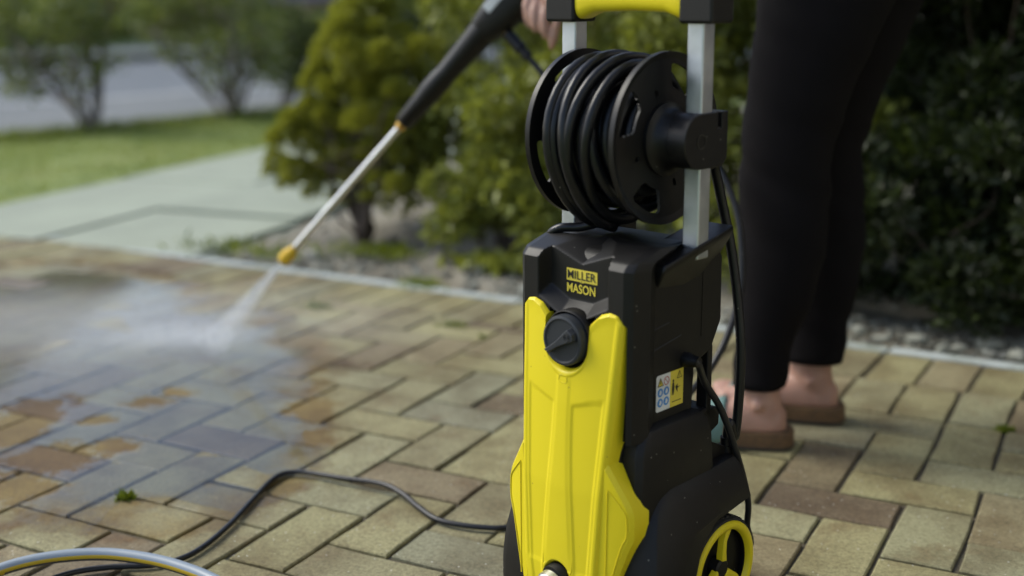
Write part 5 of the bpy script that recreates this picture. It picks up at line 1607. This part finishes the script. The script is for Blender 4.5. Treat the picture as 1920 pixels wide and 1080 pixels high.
def tuft(px, py, n, h, label, cat='weed', mat='weed', wid=.006, spread=.02):
    g_ = ground(px, py); rr = np.random.default_rng(int(px*7+py))
    root = plant('weed', g_, label, cat)
    pos = np.stack([rr.normal(0, spread, n), rr.normal(0, spread*.6, n), np.full(n, -.006)], 1)
    ax = rr.normal(size=(n, 3))*.6; ax[:, 2] = 1
    leaves_obj('leaves', pos, ax, h, wid, M[mat], root, .2, 3)
    stems_obj('stem', [([(0, 0, -.008), (.001, 0, h*.3), (0, .002, h*.6)], .0012, .0006)], M['weed'], root)
tuft(236, 935, 60, .020, 'tiny bright weed growing in a wet joint near the cord', spread=.005)
tuft(595, 575, 160, .016, 'low weed patch in the joints below the lance nozzle', spread=.018)
tuft(848, 610, 140, .016, 'low yellowish weed in the joints between conifer and washer', spread=.015)
tuft(903, 632, 40, .012, 'dry brown weed speck beside the washer', spread=.006)
tuft(1885, 806, 60, .016, 'small weed in a joint behind the sandals', spread=.007)
tuft(715, 472, 200, .028, 'low green ground plant at the foot of the conifer', 'plant', 'weed', .014, .06)
tuft(440, 462, 80, .035, 'scrappy green weeds between slab path and edging', 'plant', 'weed', .010, .08)
tuft(505, 478, 60, .045, 'sparse dry weeds on the soil near the lance nozzle', 'plant', 'grass', .006, .06)
tuft(620, 470, 60, .035, 'thin weeds on the gravel behind the lance tube', 'plant', 'grass', .006, .08)
tuft(790, 535, 160, .030, 'small dry weed tuft right against the edging', 'plant', 'grass', .005, .03)
tuft(930, 500, 220, .05, 'broad leaved weed at the base of the shrub left of the washer', 'plant', 'shrubleaf', .028, .05)

# ------------------------------------------------------------------ SPRAY
def vol_mat(name, dens, build=None, aniso=.3):
    m = bpy.data.materials.new(name); m.use_nodes = True; t = m.node_tree
    t.nodes.remove(t.nodes['Principled BSDF'])
    pv = N(t, 'VolumePrincipled'); pv.inputs['Color'].default_value = (.93, .96, 1, 1); pv.inputs['Anisotropy'].default_value = aniso
    pv.inputs['Density'].default_value = dens
    if build: L(t, build(t), pv.inputs['Density'])
    L(t, pv.outputs[0], t.nodes['Material Output'].inputs['Volume'])
    return m
G_ = ground(385, 662, .004)
sdir = (G_-T_); SL = float(np.linalg.norm(sdir)); sdir /= SL
def jet_d(t):
    tc = N(t, 'TexCoord').outputs['Object']; s = N(t, 'SeparateXYZ'); L(t, tc, s.inputs[0])
    nz = noise(t, 70, 3, .6, tc)
    base = ramp(t, math_(t, 'DIVIDE', s.outputs[2], SL), [(0, (.9, .9, .9)), (.2, (.34,)*3), (.6, (.14,)*3), (1, (.035,)*3)]).outputs[0]
    return math_(t, 'MULTIPLY', math_(t, 'MULTIPLY', base, math_(t, 'ADD', .5, nz)), 95.0)
v, f = loft([ell((0, 0, z), r_, r_*.8, 20) for z, r_ in ((-.004, .003), (.04, .0085), (.10, .015), (.20, .026), (SL-.008, .042))])
jet = mesh_obj('water_jet', v, f, vol_mat('jet_spray', 30, jet_d), sharp=None)
jet.matrix_world = Matrix.Translation(Vector(T_)) @ Vector(sdir).to_track_quat('Z', 'X').to_matrix().to_4x4()
tag(jet, 'fan of white water spray shooting from the nozzle to the pavers', 'water spray', kind='stuff')
def mist_d(t):
    tc = N(t, 'TexCoord').outputs['Object']
    ln = N(t, 'VectorMath', operation='LENGTH'); L(t, tc, ln.inputs[0])
    nz = noise(t, 2.6, 4, .6, tc)
    fall = ramp(t, ln.outputs['Value'], [(0, (1, 1, 1)), (.35, (.55,)*3), (.98, (0, 0, 0))]).outputs[0]
    k = ramp(t, nz, [(.25, (0, 0, 0)), (.75, (1, 1, 1))]).outputs[0]
    return math_(t, 'MULTIPLY', math_(t, 'MULTIPLY', fall, math_(t, 'ADD', .9, k)), 2.1)
import bmesh as _bm
def mist(name, c, s, rz, label, dens_fn):
    bm = _bm.new(); _bm.ops.create_icosphere(bm, subdivisions=4, radius=1)
    for q in bm.verts:
        if q.co.z < -.02: q.co.z = -.02
    me = bpy.data.meshes.new(name); bm.to_mesh(me); bm.free(); me.shade_smooth()
    me.materials.append(vol_mat(name, 1, dens_fn, .2))
    o = bpy.data.objects.new(name, me); col.objects.link(o); o.location = c; o.scale = s; o.rotation_euler = (0, 0, rz)
    tag(o, label, 'mist', kind='stuff')
mist('spray_mist', (-1.66, .24, .004), (1.0, .46, .075), R(27), 'low bluish mist drifting off the sprayed pavers', mist_d)
mist('splash_mist', (-1.38, .30, .004), (.20, .11, .05), R(27), 'denser white splash where the jet hits the pavers', lambda t: math_(t, 'MULTIPLY', mist_d(t), 3.0))
def droplets():
    rr = np.random.default_rng(4); n = 900; V, F = [], []
    pv_, pf_ = rock_proto(99); n0 = 0
    for k in range(n):
        q = pv_
        if k < 160:
            s = rr.uniform(.05, 1); rad = .034*s
            d3 = sdir+rr.normal(0, .10, 3); d3 /= np.linalg.norm(d3)
            p = T_+sdir*SL*s+(d3-sdir)*SL*s*.9
            q = pv_+np.outer(pv_@d3, d3)*rr.uniform(3, 14)
            r_ = rr.uniform(.0004, .0010)
        else:
            a = rr.uniform(0, 6.28); d = abs(rr.normal(0, .20)); p = G_+np.array([math.cos(a)*d-.10, math.sin(a)*d, abs(rr.normal(0, .045))+.004])
            r_ = rr.uniform(.0005, .0014)
        if p[2] < .003: continue
        V.append(q*r_+p); F += [tuple(i+n0 for i in t_) for t_ in pf_]; n0 += len(pv_)
    o = mesh_obj('droplets', np.concatenate(V), F, M['water'], sharp=None); tag(o, 'fine water droplets thrown up around the jet', 'water spray', kind='stuff')
droplets()
